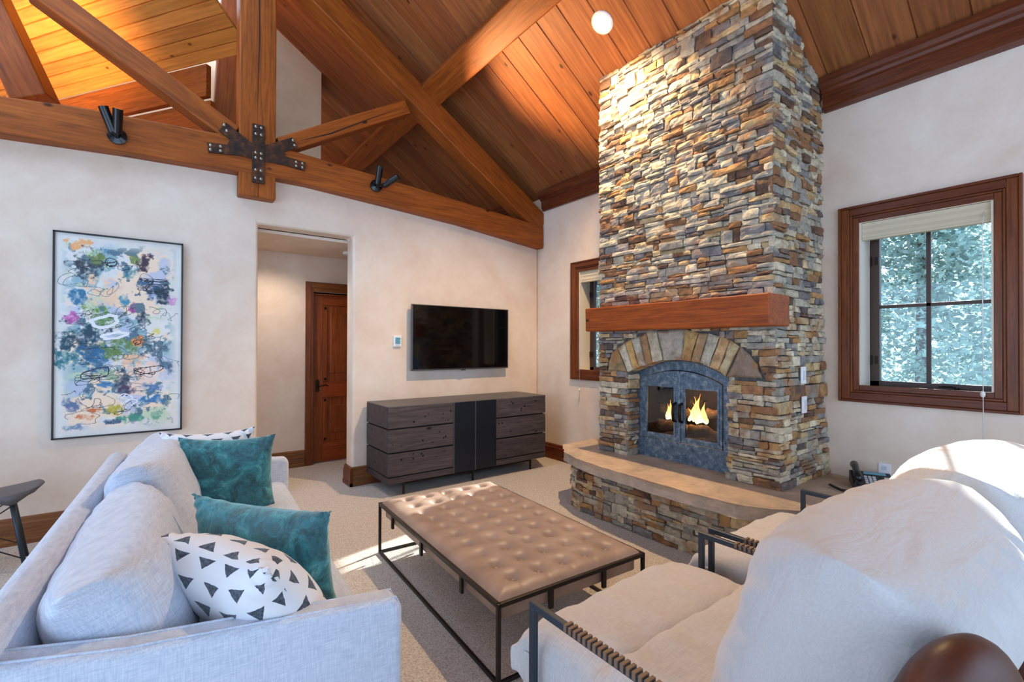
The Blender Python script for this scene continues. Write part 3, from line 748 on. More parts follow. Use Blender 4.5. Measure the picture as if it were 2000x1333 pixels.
# mortar core with the fire opening
bm = bmesh.new()
ic, ir = (2.285, .408), .937
arc = [(ic[0] + ir * math.sin(a), ic[1] + ir * math.cos(a)) for a in [R(-28.5 + 57 * k / 14) for k in range(15)]]
op = [(1.815, SZ), (1.815, 1.225)] + arc[0:] + [(2.735, 1.225), (2.735, SZ)]
prism(bm, [(CYA + .0, SZ)] + op + [(CYB - .02, SZ), (CYB - .02, 3.9), (CYA + .02, 3.9)], 0, XC + .018, XC + .15)
chf(fin(bm, 'mortar', 'mortar'))
bm = bmesh.new()
bxm(bm, (XC + .15, CYA + .02, SZ), (XW, 1.86, 1.3)); bxm(bm, (XC + .15, 2.72, SZ), (XW, CYB - .02, 1.3)); bxm(bm, (XW - .08, 1.86, SZ), (XW, 2.72, 1.3))
prism(bm, [(XC + .14, 1.3), (XW, 1.3), (XW, ceil_z(XW) - .01), (XC + .14, ceil_z(XC + .14) - .01)], 1, CYA + .02, CYB - .02)
chf(fin(bm, 'mortar', 'mortar'))
# arch stones
VB = [((2.85, 1.448), (2.733, 1.226)), ((2.768, 1.494), (2.671, 1.251)), ((2.694, 1.525), (2.606, 1.276)), ((2.606, 1.55), (2.536, 1.296)), ((2.531, 1.584), (2.463, 1.32)), ((2.428, 1.586), (2.368, 1.339)), ((2.161, 1.599), (2.192, 1.344)), ((2.046, 1.564), (2.116, 1.338)), ((1.962, 1.558), (2.037, 1.328)), ((1.872, 1.537), (1.966, 1.299)), ((1.794, 1.506), (1.888, 1.268)), ((1.726, 1.462), (1.837, 1.236))]
vp = [[a[0], b[0], b[1], a[1]] for a, b in zip(VB, VB[1:])]
vp.append([(2.85, 1.448), (2.916, 1.405), (2.955, 1.31), (2.965, 1.228), (2.740, 1.228)])
vp.append([(1.726, 1.462), (1.83, 1.232), (1.572, 1.233), (1.604, 1.334), (1.66, 1.411)])
vc = [srgb(190, 184, 164), srgb(196, 160, 104), srgb(186, 180, 164), srgb(164, 130, 94), srgb(192, 182, 158), srgb(168, 162, 150), srgb(178, 148, 98), srgb(166, 140, 108), srgb(172, 168, 152), srgb(190, 158, 118), srgb(180, 168, 134), srgb(150, 128, 92), srgb(128, 112, 98)]
for k, poly in enumerate(vp):
    c = Vector((sum(p[0] for p in poly) / len(poly), sum(p[1] for p in poly) / len(poly)))
    fine = []
    for i in range(len(poly)):
        a, b = Vector(poly[i]), Vector(poly[(i + 1) % len(poly)])
        for q in range(4): fine.append(a + (b - a) * q / 4)
    rr = random.Random(k)
    fine = [p + (c - p).normalized() * .0055 + Vector((rr.uniform(-.0025, .0025), rr.uniform(-.0025, .0025))) for p in fine]
    bm = bmesh.new(); dz = rr.uniform(.008, .022)
    A = [bm.verts.new((XC - dz + .008, p.x, p.y)) for p in fine]; B = [bm.verts.new((XC + .13, p.x, p.y)) for p in fine]
    I = [bm.verts.new((XC - dz - rr.uniform(0, .005), (p * .86 + c * .14).x, (p * .86 + c * .14).y)) for p in fine]; cc = bm.verts.new((XC - dz - .006, c.x, c.y))
    n_ = len(fine)
    for i in range(n_):
        j = (i + 1) % n_
        bm.faces.new((A[i], B[i], B[j], A[j])); bm.faces.new((A[i], A[j], I[j], I[i])); bm.faces.new((I[i], I[j], cc))
    bm.faces.new(B)
    me = bpy.data.meshes.new('arch_stone'); bmesh.ops.recalc_face_normals(bm, faces=bm.faces); bm.to_mesh(me); bm.free()
    set_tone(me, lambda p: tuple(q * 1.25 for q in vc[k])); chf(link('arch_stone', me, 'stone'))
# hearth: stone faced base and thick slab
HB = [(4.11, .80), (3.62, .93), (3.40, 1.10), (3.20, 1.30), (3.06, 1.47), (2.99, 1.66), (2.985, 2.6), (2.99, 3.0), (3.06, 3.17), (3.24, 3.27), (4.11, 3.29)]
HBr = HB[::-1]
chf(stones('hearth_face', HBr, 0, .405, random.Random(31), hmin=.075, hmax=.125))
bm = bmesh.new(); prism(bm, [(x + .03 if x < 4 else x, y) for x, y in HB], 2, 0, .40); chf(fin(bm, 'mortar', 'mortar'))
SLB = [(4.115, .64), (3.85, .68), (3.60, .78), (3.42, .88), (3.30, .99), (3.11, 1.16), (2.94, 1.33), (2.85, 1.50), (2.83, 1.80), (2.84, 2.2), (2.86, 2.6), (2.91, 2.93), (3.0, 3.18), (3.2, 3.40), (3.5, 3.43), (4.115, 3.43)]
fine = []
for i in range(len(SLB)):
    a, b = Vector(SLB[i]), Vector(SLB[(i + 1) % len(SLB)]); n_ = max(1, int((b - a).length / .04))
    if i == len(SLB) - 1: n_ = 1
    for q in range(n_): fine.append(a + (b - a) * q / n_)
bm = bmesh.new(); rings = []
for lv, (z, ins) in enumerate(((.405, .018), (.42, .004), (.445, .0), (.47, .003), (.484, .010), (.49, .022))):
    ring = []
    for i, p in enumerate(fine):
        a, b = fine[i - 1], fine[(i + 1) % len(fine)]; t = (b - a).normalized(); n = Vector((-t.y, t.x))
        k = 0 if p.x > 4.1 else 1
        q = p + n * k * (ins + .014 * nz((p.x, p.y, z * 2.5), 9, 3) + .006 * nz((p.x, p.y, z * 6), 30, 4)); ring.append(bm.verts.new((q.x, q.y, z)))
    rings.append(ring)
for a, b in zip(rings, rings[1:]):
    for k in range(len(a)): bm.faces.new((a[k], a[(k + 1) % len(a)], b[(k + 1) % len(a)], b[k]))
bm.faces.new(rings[-1]); bm.faces.new(rings[0][::-1])
chf(fin(bm, 'hearth_slab', 'slab_stone'))
# switch plates on its side
for z0, z1, x0 in ((1.195, 1.315, 3.62), (.985, 1.105, 3.635)):
    e = tag(empty('wall_plate', (x0 + .04, CYA - .060, (z0 + z1) / 2)), 'white vertical plate on the chimney side, %s of two' % ('upper' if z0 > 1.1 else 'lower'), 'wall plate')
    box('cover', (-.036, 0, -.06), (.036, .010, .06), 'white_plastic', e, .003); box('back_box', (-.03, .01, -.05), (.03, .07, .05), 'mortar', e, 0); box('rocker', (-.016, -.004, -.034), (.016, .002, .034), 'key_white', e, .002)
e = tag(empty('wall_outlet', (XW - .001, 1.10, .575)), 'white outlet plate on the wall just behind the telephone', 'outlet')
box('cover', (-.006, -.036, -.058), (0, .036, .058), 'white_plastic', e, .003)
for dz in (-.025, .025): box('socket', (-.008, -.016, dz - .014), (-.005, .016, dz + .014), 'key_white', e, .002)

# mantel
bm = bmesh.new(); prism(bm, [(3.12, 1.43), (3.12, 3.056), (3.328, 3.056), (3.328, 1.452), (3.412, 1.452), (3.412, 1.43)][::-1], 2, 1.592, 1.802)
bmesh.ops.subdivide_edges(bm, edges=[e_ for e_ in bm.edges if e_.calc_length() > .5], cuts=24)
for v in bm.verts:
    if v.co.x < 3.2: v.co += Vector((.006 * nz(v.co, 3, 1), 0, .005 * nz(v.co, 3, 2)))
tag(fin(bm, 'mantel', 'mantel_wood', bevel=.012, seg=3), 'reddish-brown hewn timber mantel beam with dark knots across the chimney', 'mantel')

# ------------------------------------------------------------------ iron doors of the fireplace
fd = tag(empty('fireplace_doors', (3.47, 2.31, SZ)), 'blue-grey forged iron fireplace surround with two arched glass doors', 'fireplace doors')
def chd2(o, par=None):
    o.parent = par or fd; o.matrix_parent_inverse = Matrix.Translation(-fd.location); return o
YA, YBb = 1.875, 2.762
ac, ar = (2.315, .43), .905
def arcz(y, r=ar): return ac[1] + math.sqrt(max(0, r * r - (y - ac[0]) ** 2))
def plate(ya, yb, z0, inner, x0, x1, topf, name, mat='forged_iron', par=None, bev=.003):
    """iron plate ya..yb from z0 up to the arch, pierced by the rectangle inner"""
    bm = bmesh.new(); n = 20; iy0, iy1, iz0, iz1 = inner
    T_ = lambda y: topf(y)
    prism(bm, [(ya, z0), (yb, z0), (yb, iz0), (ya, iz0)], 0, x0, x1)
    prism(bm, [(ya, iz0), (iy0, iz0), (iy0, iz1), (ya, iz1)], 0, x0, x1); prism(bm, [(iy1, iz0), (yb, iz0), (yb, iz1), (iy1, iz1)], 0, x0, x1)
    prism(bm, [(ya, iz1), (yb, iz1)] + [(yb + (ya - yb) * k / n, T_(yb + (ya - yb) * k / n)) for k in range(n + 1)], 0, x0, x1)
    bmesh.ops.remove_doubles(bm, verts=bm.verts, dist=1e-5)
    return chd2(fin(bm, name, mat, bevel=0), par)
# surround: a hoop and the lower panel
bm = bmesh.new(); n = 24
out = [(YBb, SZ)] + [(YBb + (YA - YBb) * k / n, arcz(YBb + (YA - YBb) * k / n)) for k in range(n + 1)] + [(YA, SZ)]
ia, ib = YA + .055, YBb - .055
inn = [(ia, .655)] + [(ia + (ib - ia) * k / n, arcz(ia + (ib - ia) * k / n, ar - .075)) for k in range(n + 1)] + [(ib, .655)]
def strip(bm, A, B, x0, x1):
    for k in range(len(A) - 1): prism(bm, [A[k], A[k + 1], B[k + 1], B[k]], 0, x0, x1)
Ao = [(YBb, .655)] + out[1:-1] + [(YA, .655)]; Bi = [(ib, .655)] + inn[1:-1][::-1] + [(ia, .655)]
strip(bm, Ao, Bi, 3.468, 3.484); prism(bm, [(YA, SZ + .001), (YBb, SZ + .001), (YBb, .655), (YA, .655)], 0, 3.468, 3.484)
chd2(fin(bm, 'surround', 'forged_iron'))
ym = 2.303
for side, (ya, yb, inner) in enumerate(((ym + .004, ib - .004, (2.357, 2.628, .71, 1.112)), (ia + .004, ym - .004, (1.972, 2.25, .71, 1.108)))):
    d = plate(ya, yb, .662, inner, 3.456, 3.468, lambda y: arcz(y, ar - .082), 'door')
    fr = frame_boxes(3.450, 3.457, inner[0] - .018, inner[1] + .018, inner[2] - .018, inner[3] + .018, .018)
    o = boxes('glass_frame', fr, 'forged_iron', bevel=.002); o.parent = d
    o = box('glass_pane', (3.461, inner[0] - .005, inner[2] - .005), (3.464, inner[1] + .005, inner[3] + .005), 'fire_glass', bevel=0); o.parent = d
    yh = ym + (.036 if side == 0 else -.026)
    bm = bmesh.new(); tube(bm, [(3.455, yh, .985), (3.42, yh, .975), (3.415, yh, .91), (3.42, yh, .842), (3.455, yh, .832)], [.011, .012, .013, .012, .011], 10)
    o = fin(bm, 'handle', 'bronze', smooth=True); o.parent = d
chd2(box('overlap_bar', (3.447, ym - .012, .655), (3.457, ym + .012, 1.235), 'forged_iron', bevel=.002))
for y, z in ((2.735, .56), (2.31, .56), (1.905, .56), (2.735, 1.17), (1.905, 1.13), (2.31, 1.30), (2.72, .72), (1.92, .72), (2.34, 1.215), (2.27, 1.215), (2.34, .675), (2.27, .675)):
    chd2(disco('rivet', (3.468 if z < .6 or z > 1.25 or abs(y - 2.31) > .3 else 3.456, y, z), (-1, 0, 0), .011, .006, 'forged_iron', None, 10, .004))
# firebox
fb = boxes('firebox', [((3.49, 1.90, .56), (4.02, 2.72, .58)), ((3.49, 1.885, .56), (4.03, 1.90, 1.22)), ((3.49, 2.72, .56), (4.03, 2.735, 1.22)), ((4.02, 1.885, .56), (4.035, 2.735, 1.22)), ((3.49, 1.885, 1.22), (4.035, 2.735, 1.235))], 'firebrick', bevel=0); chf(fb)
bm = bmesh.new(); n = 30
G = [[bm.verts.new((3.50 + .5 * i / n, 1.905 + .81 * j / n, .60 + .06 * nz((i * .3, j * .3, 0), 1.2, 3) + .03 * nz((i, j, 0), 1.1, 5) + .05 * i / n)) for j in range(n + 1)] for i in range(n + 1)]
for i in range(n):
    for j in range(n): bm.faces.new((G[i][j], G[i + 1][j], G[i + 1][j + 1], G[i][j + 1]))
tag(fin(bm, 'ember_bed', 'ember'), 'bed of dark embers and ash under the burning logs', 'embers', kind='stuff')
def logo(p0, p1, r, label):
    p0, p1 = Vector(p0), Vector(p1); n = 14; bm = bmesh.new(); rings = []
    d = (p1 - p0).normalized(); a_ = d.orthogonal().normalized(); b_ = d.cross(a_)
    for k in range(n + 1):
        c = p0 + (p1 - p0) * k / n + Vector((0, 0, .012 * math.sin(k * .9)))
        rings.append([bm.verts.new(c + (a_ * math.cos(t) + b_ * math.sin(t)) * r * (1 + .18 * nz((math.cos(t) * 1.5, math.sin(t) * 1.5, k * .35), 1.3, r * 100)) * (.82 if k in (0, n) else 1)) for t in [2 * math.pi * q / 16 for q in range(16)]])
    for a, b in zip(rings, rings[1:]):
        for k in range(16): bm.faces.new((a[k], a[(k + 1) % 16], b[(k + 1) % 16], b[k]))
    bm.faces.new(rings[0][::-1]); bm.faces.new(rings[-1])
    return tag(fin(bm, 'firewood_log', 'log_bark', smooth=True), label, 'log', 'logs in the fireplace')
logo((3.62, 1.96, .72), (3.60, 2.30, .76), .050, 'charred split log lying in front behind the right glass door')
logo((3.72, 2.20, .72), (3.66, 2.66, .76), .050, 'charred log lying low behind the left glass door')
logo((3.84, 2.30, .84), (3.74, 2.70, .90), .045, 'pale grey log leaning at the left end of the fire')
logo((3.80, 1.95, .84), (3.76, 2.24, .90), .038, 'pale grey log leaning at the right end of the fire')
fire = tag(empty('fire', (3.7, 2.3, .78)), 'orange and yellow flames rising from the logs behind the glass doors', 'fire')
rf = random.Random(3)
def flame(x, y, z, h, r, lean):
    pts = []; rad = []
    for k in range(11):
        f = k / 10; pts.append((x + .012 * math.sin(f * 5 + x * 40), y + lean * f * f + .012 * math.sin(f * 6 + y * 30), z + h * f)); rad.append(max(.001, r * (math.sin(math.pi * (f * .75 + .22)) ** 1.1) * (1 - f ** 2.2)))
    o = tubeo('flame', pts, rad, 'flame_glow', None, 12); o.parent = fire; o.matrix_parent_inverse = Matrix.Translation(-fire.location)
for k in range(5): flame(3.70 + rf.uniform(-.03, .03), 2.500 + k * .024, .79 + rf.uniform(0, .02), (.19, .25, .17, .13, .08)[k], (.022, .028, .022, .018, .015)[k], rf.uniform(-.02, .02))
for k in range(7): flame(3.70 + rf.uniform(-.04, .04), 2.20 + k * .028, .80 + rf.uniform(0, .02), (.10, .17, .24, .17, .21, .15, .11)[k], (.020, .024, .028, .024, .024, .022, .018)[k], rf.uniform(-.02, .02))
l = bpy.data.lights.new('fire_light', 'POINT'); l.energy = 9; l.color = (1, .5, .15); l.shadow_soft_size = .06
o = bpy.data.objects.new('fire_light', l); C.objects.link(o); o.location = (3.66, 2.28, .98)

# ================================================================== TELEVISION WALL
# abstract painting
import numpy as np
def build_painting():
    x0, x1, z0, z1 = -.64, .161, .742, 2.317
    e = tag(empty('painting', ((x0 + x1) / 2, YW, (z0 + z1) / 2)), 'large abstract painting in blues, greens and peach on white in black frame', 'painting')
    w, h = x1 - x0, z1 - z0
    boxes('picture_frame', [((-w / 2, -.045, -h / 2), (-w / 2 + .012, 0, h / 2)), ((w / 2 - .012, -.045, -h / 2), (w / 2, 0, h / 2)), ((-w / 2, -.045, -h / 2), (w / 2, 0, -h / 2 + .012)), ((-w / 2, -.045, h / 2 - .012), (w / 2, 0, h / 2))], 'frame_black', e, .001)
    NX, NY = 220, 430; rs = np.random.RandomState(4)
    U, V_ = np.meshgrid((np.arange(NX) + .5) / NX, (np.arange(NY) + .5) / NY)
    asp = h / w
    def fbm(s, seed, oct=5):
        r = np.random.RandomState(seed); out = np.zeros((NY, NX)); amp = 1; tot = 0
        for o in range(oct):
            gx, gy = int(s * 2 ** o) + 2, int(s * asp * 2 ** o) + 2; g = r.rand(gy, gx)
            fx = U * (gx - 1.001); fy = V_ * (gy - 1.001); ix = fx.astype(int); iy = fy.astype(int); fx -= ix; fy -= iy
            fx = fx * fx * (3 - 2 * fx); fy = fy * fy * (3 - 2 * fy)
            out += amp * (g[iy, ix] * (1 - fx) * (1 - fy) + g[iy, ix + 1] * fx * (1 - fy) + g[iy + 1, ix] * (1 - fx) * fy + g[iy + 1, ix + 1] * fx * fy); tot += amp; amp *= .62
        return out / tot
    img = np.ones((NY, NX, 3)) * np.array([226, 226, 222]) / 255 * (0.94 + .10 * fbm(5, 1))[..., None]
    edge = np.minimum(np.minimum(U, 1 - U) * 1.0, np.minimum(V_, 1 - V_) * asp)
    wash = [((248, 220, 190), 3.5, 11, .49), ((130, 172, 184), 4.5, 12, .55), ((196, 214, 180), 5, 13, .56), ((190, 198, 222), 4, 14, .56), ((70, 104, 124), 7, 15, .60)]
    for c, s, sd, th in wash:
        m = np.clip((fbm(s, sd) - th) * 14, 0, .85) * np.clip(edge * 9 - .3, 0, 1); img += (np.array(c) / 255 - img) * m[..., None]
    B = [(.18, .05, .09, .02, 240, 172, 112), (.33, .07, .06, .015, 70, 140, 176), (.22, .15, .12, .045, 44, 58, 72), (.30, .11, .05, .02, 110, 134, 66), (.60, .17, .07, .02, 56, 124, 146), (.69, .11, .06, .03, 62, 44, 62), (.60, .10, .05, .015, 120, 142, 78), (.35, .29, .16, .05, 244, 206, 172), (.85, .265, .07, .035, 30, 52, 74), (.70, .25, .08, .03, 58, 92, 132), (.17, .32, .06, .035, 48, 112, 152), (.52, .31, .05, .03, 64, 138, 170), (.58, .36, .045, .018, 190, 80, 160), (.12, .415, .08, .018, 200, 88, 168), (.34, .40, .11, .035, 92, 142, 58), (.66, .42, .09, .03, 48, 64, 84), (.92, .31, .04, .015, 206, 150, 200),
         (.22, .52, .20, .055, 26, 62, 80), (.27, .60, .12, .05, 34, 98, 146), (.46, .56, .13, .04, 96, 130, 66), (.64, .525, .05, .02, 240, 148, 78), (.10, .60, .10, .03, 36, 106, 124), (.66, .70, .15, .06, 248, 208, 184), (.76, .77, .09, .018, 92, 132, 184), (.50, .72, .05, .025, 42, 62, 82), (.55, .78, .06, .02, 72, 52, 84), (.30, .88, .06, .008, 202, 110, 60), (.22, .91, .06, .008, 206, 118, 70), (.48, .88, .06, .02, 182, 172, 58), (.74, .84, .11, .015, 56, 118, 172), (.58, .93, .09, .015, 66, 148, 128), (.12, .84, .06, .022, 92, 112, 150), (.42, .94, .07, .010, 60, 84, 120), (.78, .92, .06, .015, 110, 168, 140), (.38, .75, .09, .012, 66, 130, 180), (.15, .95, .06, .012, 110, 138, 170), (.9, .66, .03, .02, 70, 90, 120), (.78, .48, .05, .015, 226, 214, 120), (.38, .70, .10, .02, 150, 180, 150), (.6, .62, .10, .02, 236, 190, 150)]
    for k, (u, v, ru, rv, r, g, b) in enumerate(B):
        n = fbm(14, 100 + k) - .5; n2 = fbm(30, 300 + k, 3) - .5
        d = np.sqrt(((U - u) / (ru * 1.1)) ** 2 + ((V_ - v) / (rv * 1.55)) ** 2) + n * 2.6
        m = np.clip((1.0 - d) * 2.6, 0, .97) * np.clip(.8 + n2 * 2.6, 0, 1); img += (np.array([r, g, b]) / 255 - img) * m[..., None]
    def stroke(P, rad, c, al=.85):
        for (u, v) in P:
            i0, i1 = int((u - .03) * NX), int((u + .03) * NX) + 1; j0, j1 = int((v - .02) * NY), int((v + .02) * NY) + 1
            i0, j0 = max(0, i0), max(0, j0); i1, j1 = min(NX, i1), min(NY, j1)
            if i1 <= i0 or j1 <= j0: continue
            d = np.sqrt(((U[j0:j1, i0:i1] - u)) ** 2 + ((V_[j0:j1, i0:i1] - v) * asp) ** 2)
            m = np.clip((rad - d) / rad * 3, 0, al)
            img[j0:j1, i0:i1] += (np.array(c) / 255 - img[j0:j1, i0:i1]) * m[..., None]
    def loop(u, v, a, b, ph, turns, rad, c, drift=(0, 0), al=.85):
        n = int(260 * turns * max(a, b) / .1) + 60
        stroke([(u + a * math.cos(ph + t * turns * 6.283 + 1.3 * nz((t * 4, u * 9, 0), 1, 2)) * (1 + .6 * nz((t * 5, v * 9, 1), 1, 3)) + drift[0] * t, v + b * math.sin(ph + t * turns * 6.283 * .93 + .8 * nz((t * 4, v * 7, 2), 1, 4)) * (1 + .7 * nz((t * 6, u * 8, 3), 1, 5)) + drift[1] * t) for t in [k / n for k in range(n)]], rad, c, al)
    for k in range(60):
        u, v = rs.uniform(.12, .88), rs.uniform(.10, .92); dk = rs.choice(3)
        loop(u, v, rs.uniform(.02, .09), rs.uniform(.008, .03), rs.uniform(0, 6), rs.uniform(.6, 2.2), .0026, [(34, 40, 52), (60, 52, 60), (44, 84, 110)][dk], (rs.uniform(-.15, .15), rs.uniform(-.03, .03)), .7)
    for (u, v, a, b) in ((.78, .24, .09, .03), (.40, .12, .04, .02), (.75, .20, .1, .008), (.70, .68, .12, .02), (.28, .68, .10, .02), (.62, .53, .03, .012)): loop(u, v, a, b, 1, 1.6, .0045, (36, 34, 44), (.02, .01), .8)
    loop(.36, .42, .12, .032, 5.5, .9, .016, (232, 234, 236)); loop(.43, .50, .09, .020, 5.2, .95, .013, (236, 238, 240)); loop(.50, .80, .035, .012, 0, 2.4, .006, (230, 236, 242), (.12, .05))
    img = np.clip(img, 0, 1); lin = np.where(img > .04045, ((img + .055) / 1.055) ** 2.4, img / 12.92)
    verts = []; a, b = w / 2 - .012, h / 2 - .012
    for j in range(NY + 1):
        for i in range(NX + 1): verts.append((-a + 2 * a * i / NX, -.032, b - 2 * b * j / NY))
    faces = [(j * (NX + 1) + i, (j + 1) * (NX + 1) + i, (j + 1) * (NX + 1) + i + 1, j * (NX + 1) + i + 1) for j in range(NY) for i in range(NX)]
    me = bpy.data.meshes.new('canvas'); me.from_pydata(verts, [], faces)
    at = me.color_attributes.new('tone', 'FLOAT_COLOR', 'CORNER')
    col = np.ones((NY * NX, 4, 4), dtype=np.float32); col[:, :, :3] = lin.reshape(-1, 1, 3)
    at.data.foreach_set('color', col.ravel())
    link('canvas', me, 'paint', e)
    box('canvas_back', (-a, -.030, -b), (a, -.002, b), 'paper_white', e, 0)
build_painting()

# television
tv = tag(empty('television', (2.90, YW, 1.552)), 'flat black television mounted on the wall above the console', 'television')
w, h = 1.317 / 2, .74 / 2
box('screen', (-w + .008, -.082, -h + .012), (w - .008, -.078, h - .008), 'screen_black', tv, 0)
boxes('bezel', [((-w, -.084, -h), (w, -.05, -h + .014)), ((-w, -.084, h - .009), (w, -.05, h)), ((-w, -.084, -h), (-w + .009, -.05, h)), ((w - .009, -.084, -h), (w, -.05, h))], 'tv_edge', tv, .002)
box('housing', (-w + .01, -.078, -h + .01), (w - .01, -.04, h - .01), 'black_plastic', tv, .004); box('wall_mount', (-.25, -.042, -.2), (.25, 0, .2), 'black_plastic', tv, .003)
box('logo_tab', (-.03, -.086, -h - .012), (.03, -.072, -h + .003), 'tv_edge', tv, .003)
# thermostat
th = tag(empty('thermostat', (2.10, YW, 1.508)), 'small white thermostat with pale blue display left of the television', 'thermostat')
box('cover', (-.046, -.022, -.062), (.046, 0, .062), 'white_plastic', th, .006); box('display', (-.028, -.025, -.030), (.028, -.020, .040), 'lcd_blue', th, .001)
for k in range(2): box('button', (-.022 + k * .026, -.025, -.050), (-.004 + k * .026, -.020, -.038), 'key_white', th, .001)

# console
cs = tag(empty('console', (2.735, 4.59, 0)), 'low dark plank sideboard with steel centre doors under the television', 'sideboard')
ca, cb, cf, cbk, z0, z1 = -.985, .985, -.29, .29, .13, .873
box('top', (ca, cf, z1 - .012), (cb, cbk, z1), 'console_top', cs, .002)
box('carcass', (ca + .02, cf + .03, z0 + .01), (cb - .02, cbk - .005, z1 - .012), 'black_plastic', cs, 0)
def board(name, a, b, tone, par=cs, bev=.003):
    bm = bmesh.new(); bxm(bm, a, b); me = bpy.data.meshes.new(name); bmesh.ops.recalc_face_normals(bm, faces=bm.faces); bm.to_mesh(me); bm.free()
    set_tone(me, lambda p: (tone, tone, tone)); o = link(name, me, 'console_wood', par); m = o.modifiers.new('bevel', 'BEVEL'); m.width = bev; m.segments = 2; return o
rn = random.Random(2)
def nails(par, x0, x1, z0_, z1_, n, y=None, xs=None):
    for k in range(n):
        if xs is None: c = (rn.uniform(x0 + .03, x1 - .03), y, rn.uniform(z0_ + .02, z1_ - .02)); nn = (0, -1, 0)
        else: c = (xs, rn.uniform(x0 + .03, x1 - .03), rn.uniform(z0_ + .02, z1_ - .02)); nn = (-1 if xs < 0 else 1, 0, 0)
        disco('nail', c, nn, rn.choice((.006, .008, .011)), .0015, 'nail_dark', par, 8)
for (xa, xb) in ((ca, -.278), (.268, cb)):
    for k, (za, zb) in enumerate(((.662, z1 - .013), (.432, .648), (.200, .418))):
        f = board('drawer', (xa, cf, za), (xb, cf + .022, zb), rn.uniform(.85, 1.25)); nails(f, xa, xb, za, zb, 7, cf)
    board('bottom_rail', (xa, cf, z0), (xb, cf + .022, .190), 1.0)
for s in (-1, 1):
    x_ = (ca, ca + .02) if s < 0 else (cb - .02, cb)
    for za, zb in ((.662, z1 - .013), (.432, .648), (.200, .418), (z0, .190)):
        f = board('side_plank', (x_[0], cf + .022, za), (x_[1], cbk, zb), rn.uniform(.8, 1.1)); nails(f, cf + .03, cbk, za, zb, 3, None, ca if s < 0 else cb)
for xa, xb in ((-.268, -.008), (-.002, .262)): box('door', (xa, cf - .002, z0), (xb, cf + .02, z1 - .006), 'console_panel', cs, .002)
boxes('steel_edge', [((-.276, cf - .004, z0), (-.268, cf + .02, z1 - .004)), ((-.008, cf - .003, z0), (-.002, cf + .02, z1 - .004))], 'console_edge', cs, .001)
bm = bmesh.new(); lx, ly, lr = .80, .23, .008
for y in (-ly, ly): tube(bm, [(-lx, y, .105), (lx, y, .105)], lr, 6)
for x in (-lx, lx): tube(bm, [(x, -ly, .105), (x, ly, .105)], lr, 6)
fin(bm, 'base_frame', 'dark_steel', cs)
for x in (-lx, 0, lx):
    for y in (-ly, ly):
        bm = bmesh.new(); bxm(bm, (x - .009, y - .009, 0), (x + .009, y + .009, .132)); fin(bm, 'leg', 'dark_steel', cs)

# ================================================================== COFFEE TABLE (upholstered)
ct = tag(empty('coffee_table', (1.665, 2.412, 0), R(-3.0)), 'low button-tufted taupe leather coffee table on thin dark steel frame', 'coffee table')
cw, cl, zt = .455, .782, .352
bars = []
b_ = .009
for s in (-1, 1): bars += [((s * cw - b_, -cl, zt - .020), (s * cw + b_, cl, zt)), ((-cw, s * cl - b_, zt - .020), (cw, s * cl + b_, zt))]
boxes('top_rail', bars, 'dark_steel', ct, .002)
bars = []
for s in (-1, 1): bars += [((s * cw - b_, -cl, 0.001), (s * cw + b_, cl, .016)), ((-cw, s * cl - b_, 0.001), (cw, s * cl + b_, .016))]
boxes('floor_rail', bars, 'dark_steel', ct, .002)
for sx in (-1, 1):
    for sy in (-1, 1): box('leg', (sx * cw - b_, sy * cl - b_, 0), (sx * cw + b_, sy * cl + b_, zt), 'dark_steel', ct, .002)
    for y in (-.42, .08, .56): box('bracket', (sx * (cw - .012) - .008, y - .012, zt - .115), (sx * (cw - .012) + .008, y + .012, zt - .01), 'dark_steel', ct, .002)
for sy in (-1, 1):
    for x in (-.16, .18): box('bracket', (x - .012, sy * (cl - .012) - .008, zt - .115), (x + .012, sy * (cl - .012) + .008, zt - .01), 'dark_steel', ct, .002)
box('leather_side', (-cw + .028, -cl + .028, zt - .098), (cw - .028, cl - .028, zt - .004), 'ottoman_leather', ct, .012, 3)
NXc, NYc = 84, 140; aw, al_ = cw - .006, cl - .006
BX = [-.30, -.15, 0, .15, .30]; BY = [-.66 + .147 * k for k in range(10)]
bm = bmesh.new(); G = []
for i in range(NXc + 1):
    row = []
    for j in range(NYc + 1):
        x = -aw + 2 * aw * i / NXc; y = -al_ + 2 * al_ * j / NYc
        e_ = min(aw - abs(x), al_ - abs(y)); z = .040 * (1 - math.exp(-max(0, e_) / .030))
        fx = (x - BX[0]) / .15; fy = (y - BY[0]) / .147
        dx = (fx - round(min(max(fx, 0), 4))) * .15; dy = (fy - round(min(max(fy, 0), 9))) * .147
        r2 = dx * dx + dy * dy; z -= .030 * math.exp(-r2 / .0009) + .009 * math.exp(-r2 / .004)
        if 0 <= fx <= 4 and 0 <= fy <= 9:
            a1 = abs(((fx + fy) % 1 + .5) % 1 - .5) * .1; a2 = abs(((fx - fy) % 1 + .5) % 1 - .5) * .1
            z -= .0035 * (math.exp(-a1 * a1 / .00005) + math.exp(-a2 * a2 / .00005)) * .6
        else:
            if not (0 <= fx <= 4): a = abs(fy - round(fy)) * .147
            else: a = abs(fx - round(fx)) * .15
            z -= .003 * math.exp(-a * a / .00004)
        z += .003 * nz((x, y, 0), 5, 2)
        row.append(bm.verts.new((x, y, zt - .004 + z)))
    G.append(row)
for i in range(NXc):
    for j in range(NYc): bm.faces.new((G[i][j], G[i + 1][j], G[i + 1][j + 1], G[i][j + 1]))
fin(bm, 'tufted_top', 'ottoman_leather', ct, smooth=True)
bm = bmesh.new(); tube(bm, [(0, 0, 0), (0, 0, .004), (0, 0, .008), (0, 0, .010)], [.009, .012, .009, .003], 12); bt = fin(bm, 'button', 'ottoman_leather', ct, smooth=True)
bt.location = (BX[0], BY[0], zt + .001)
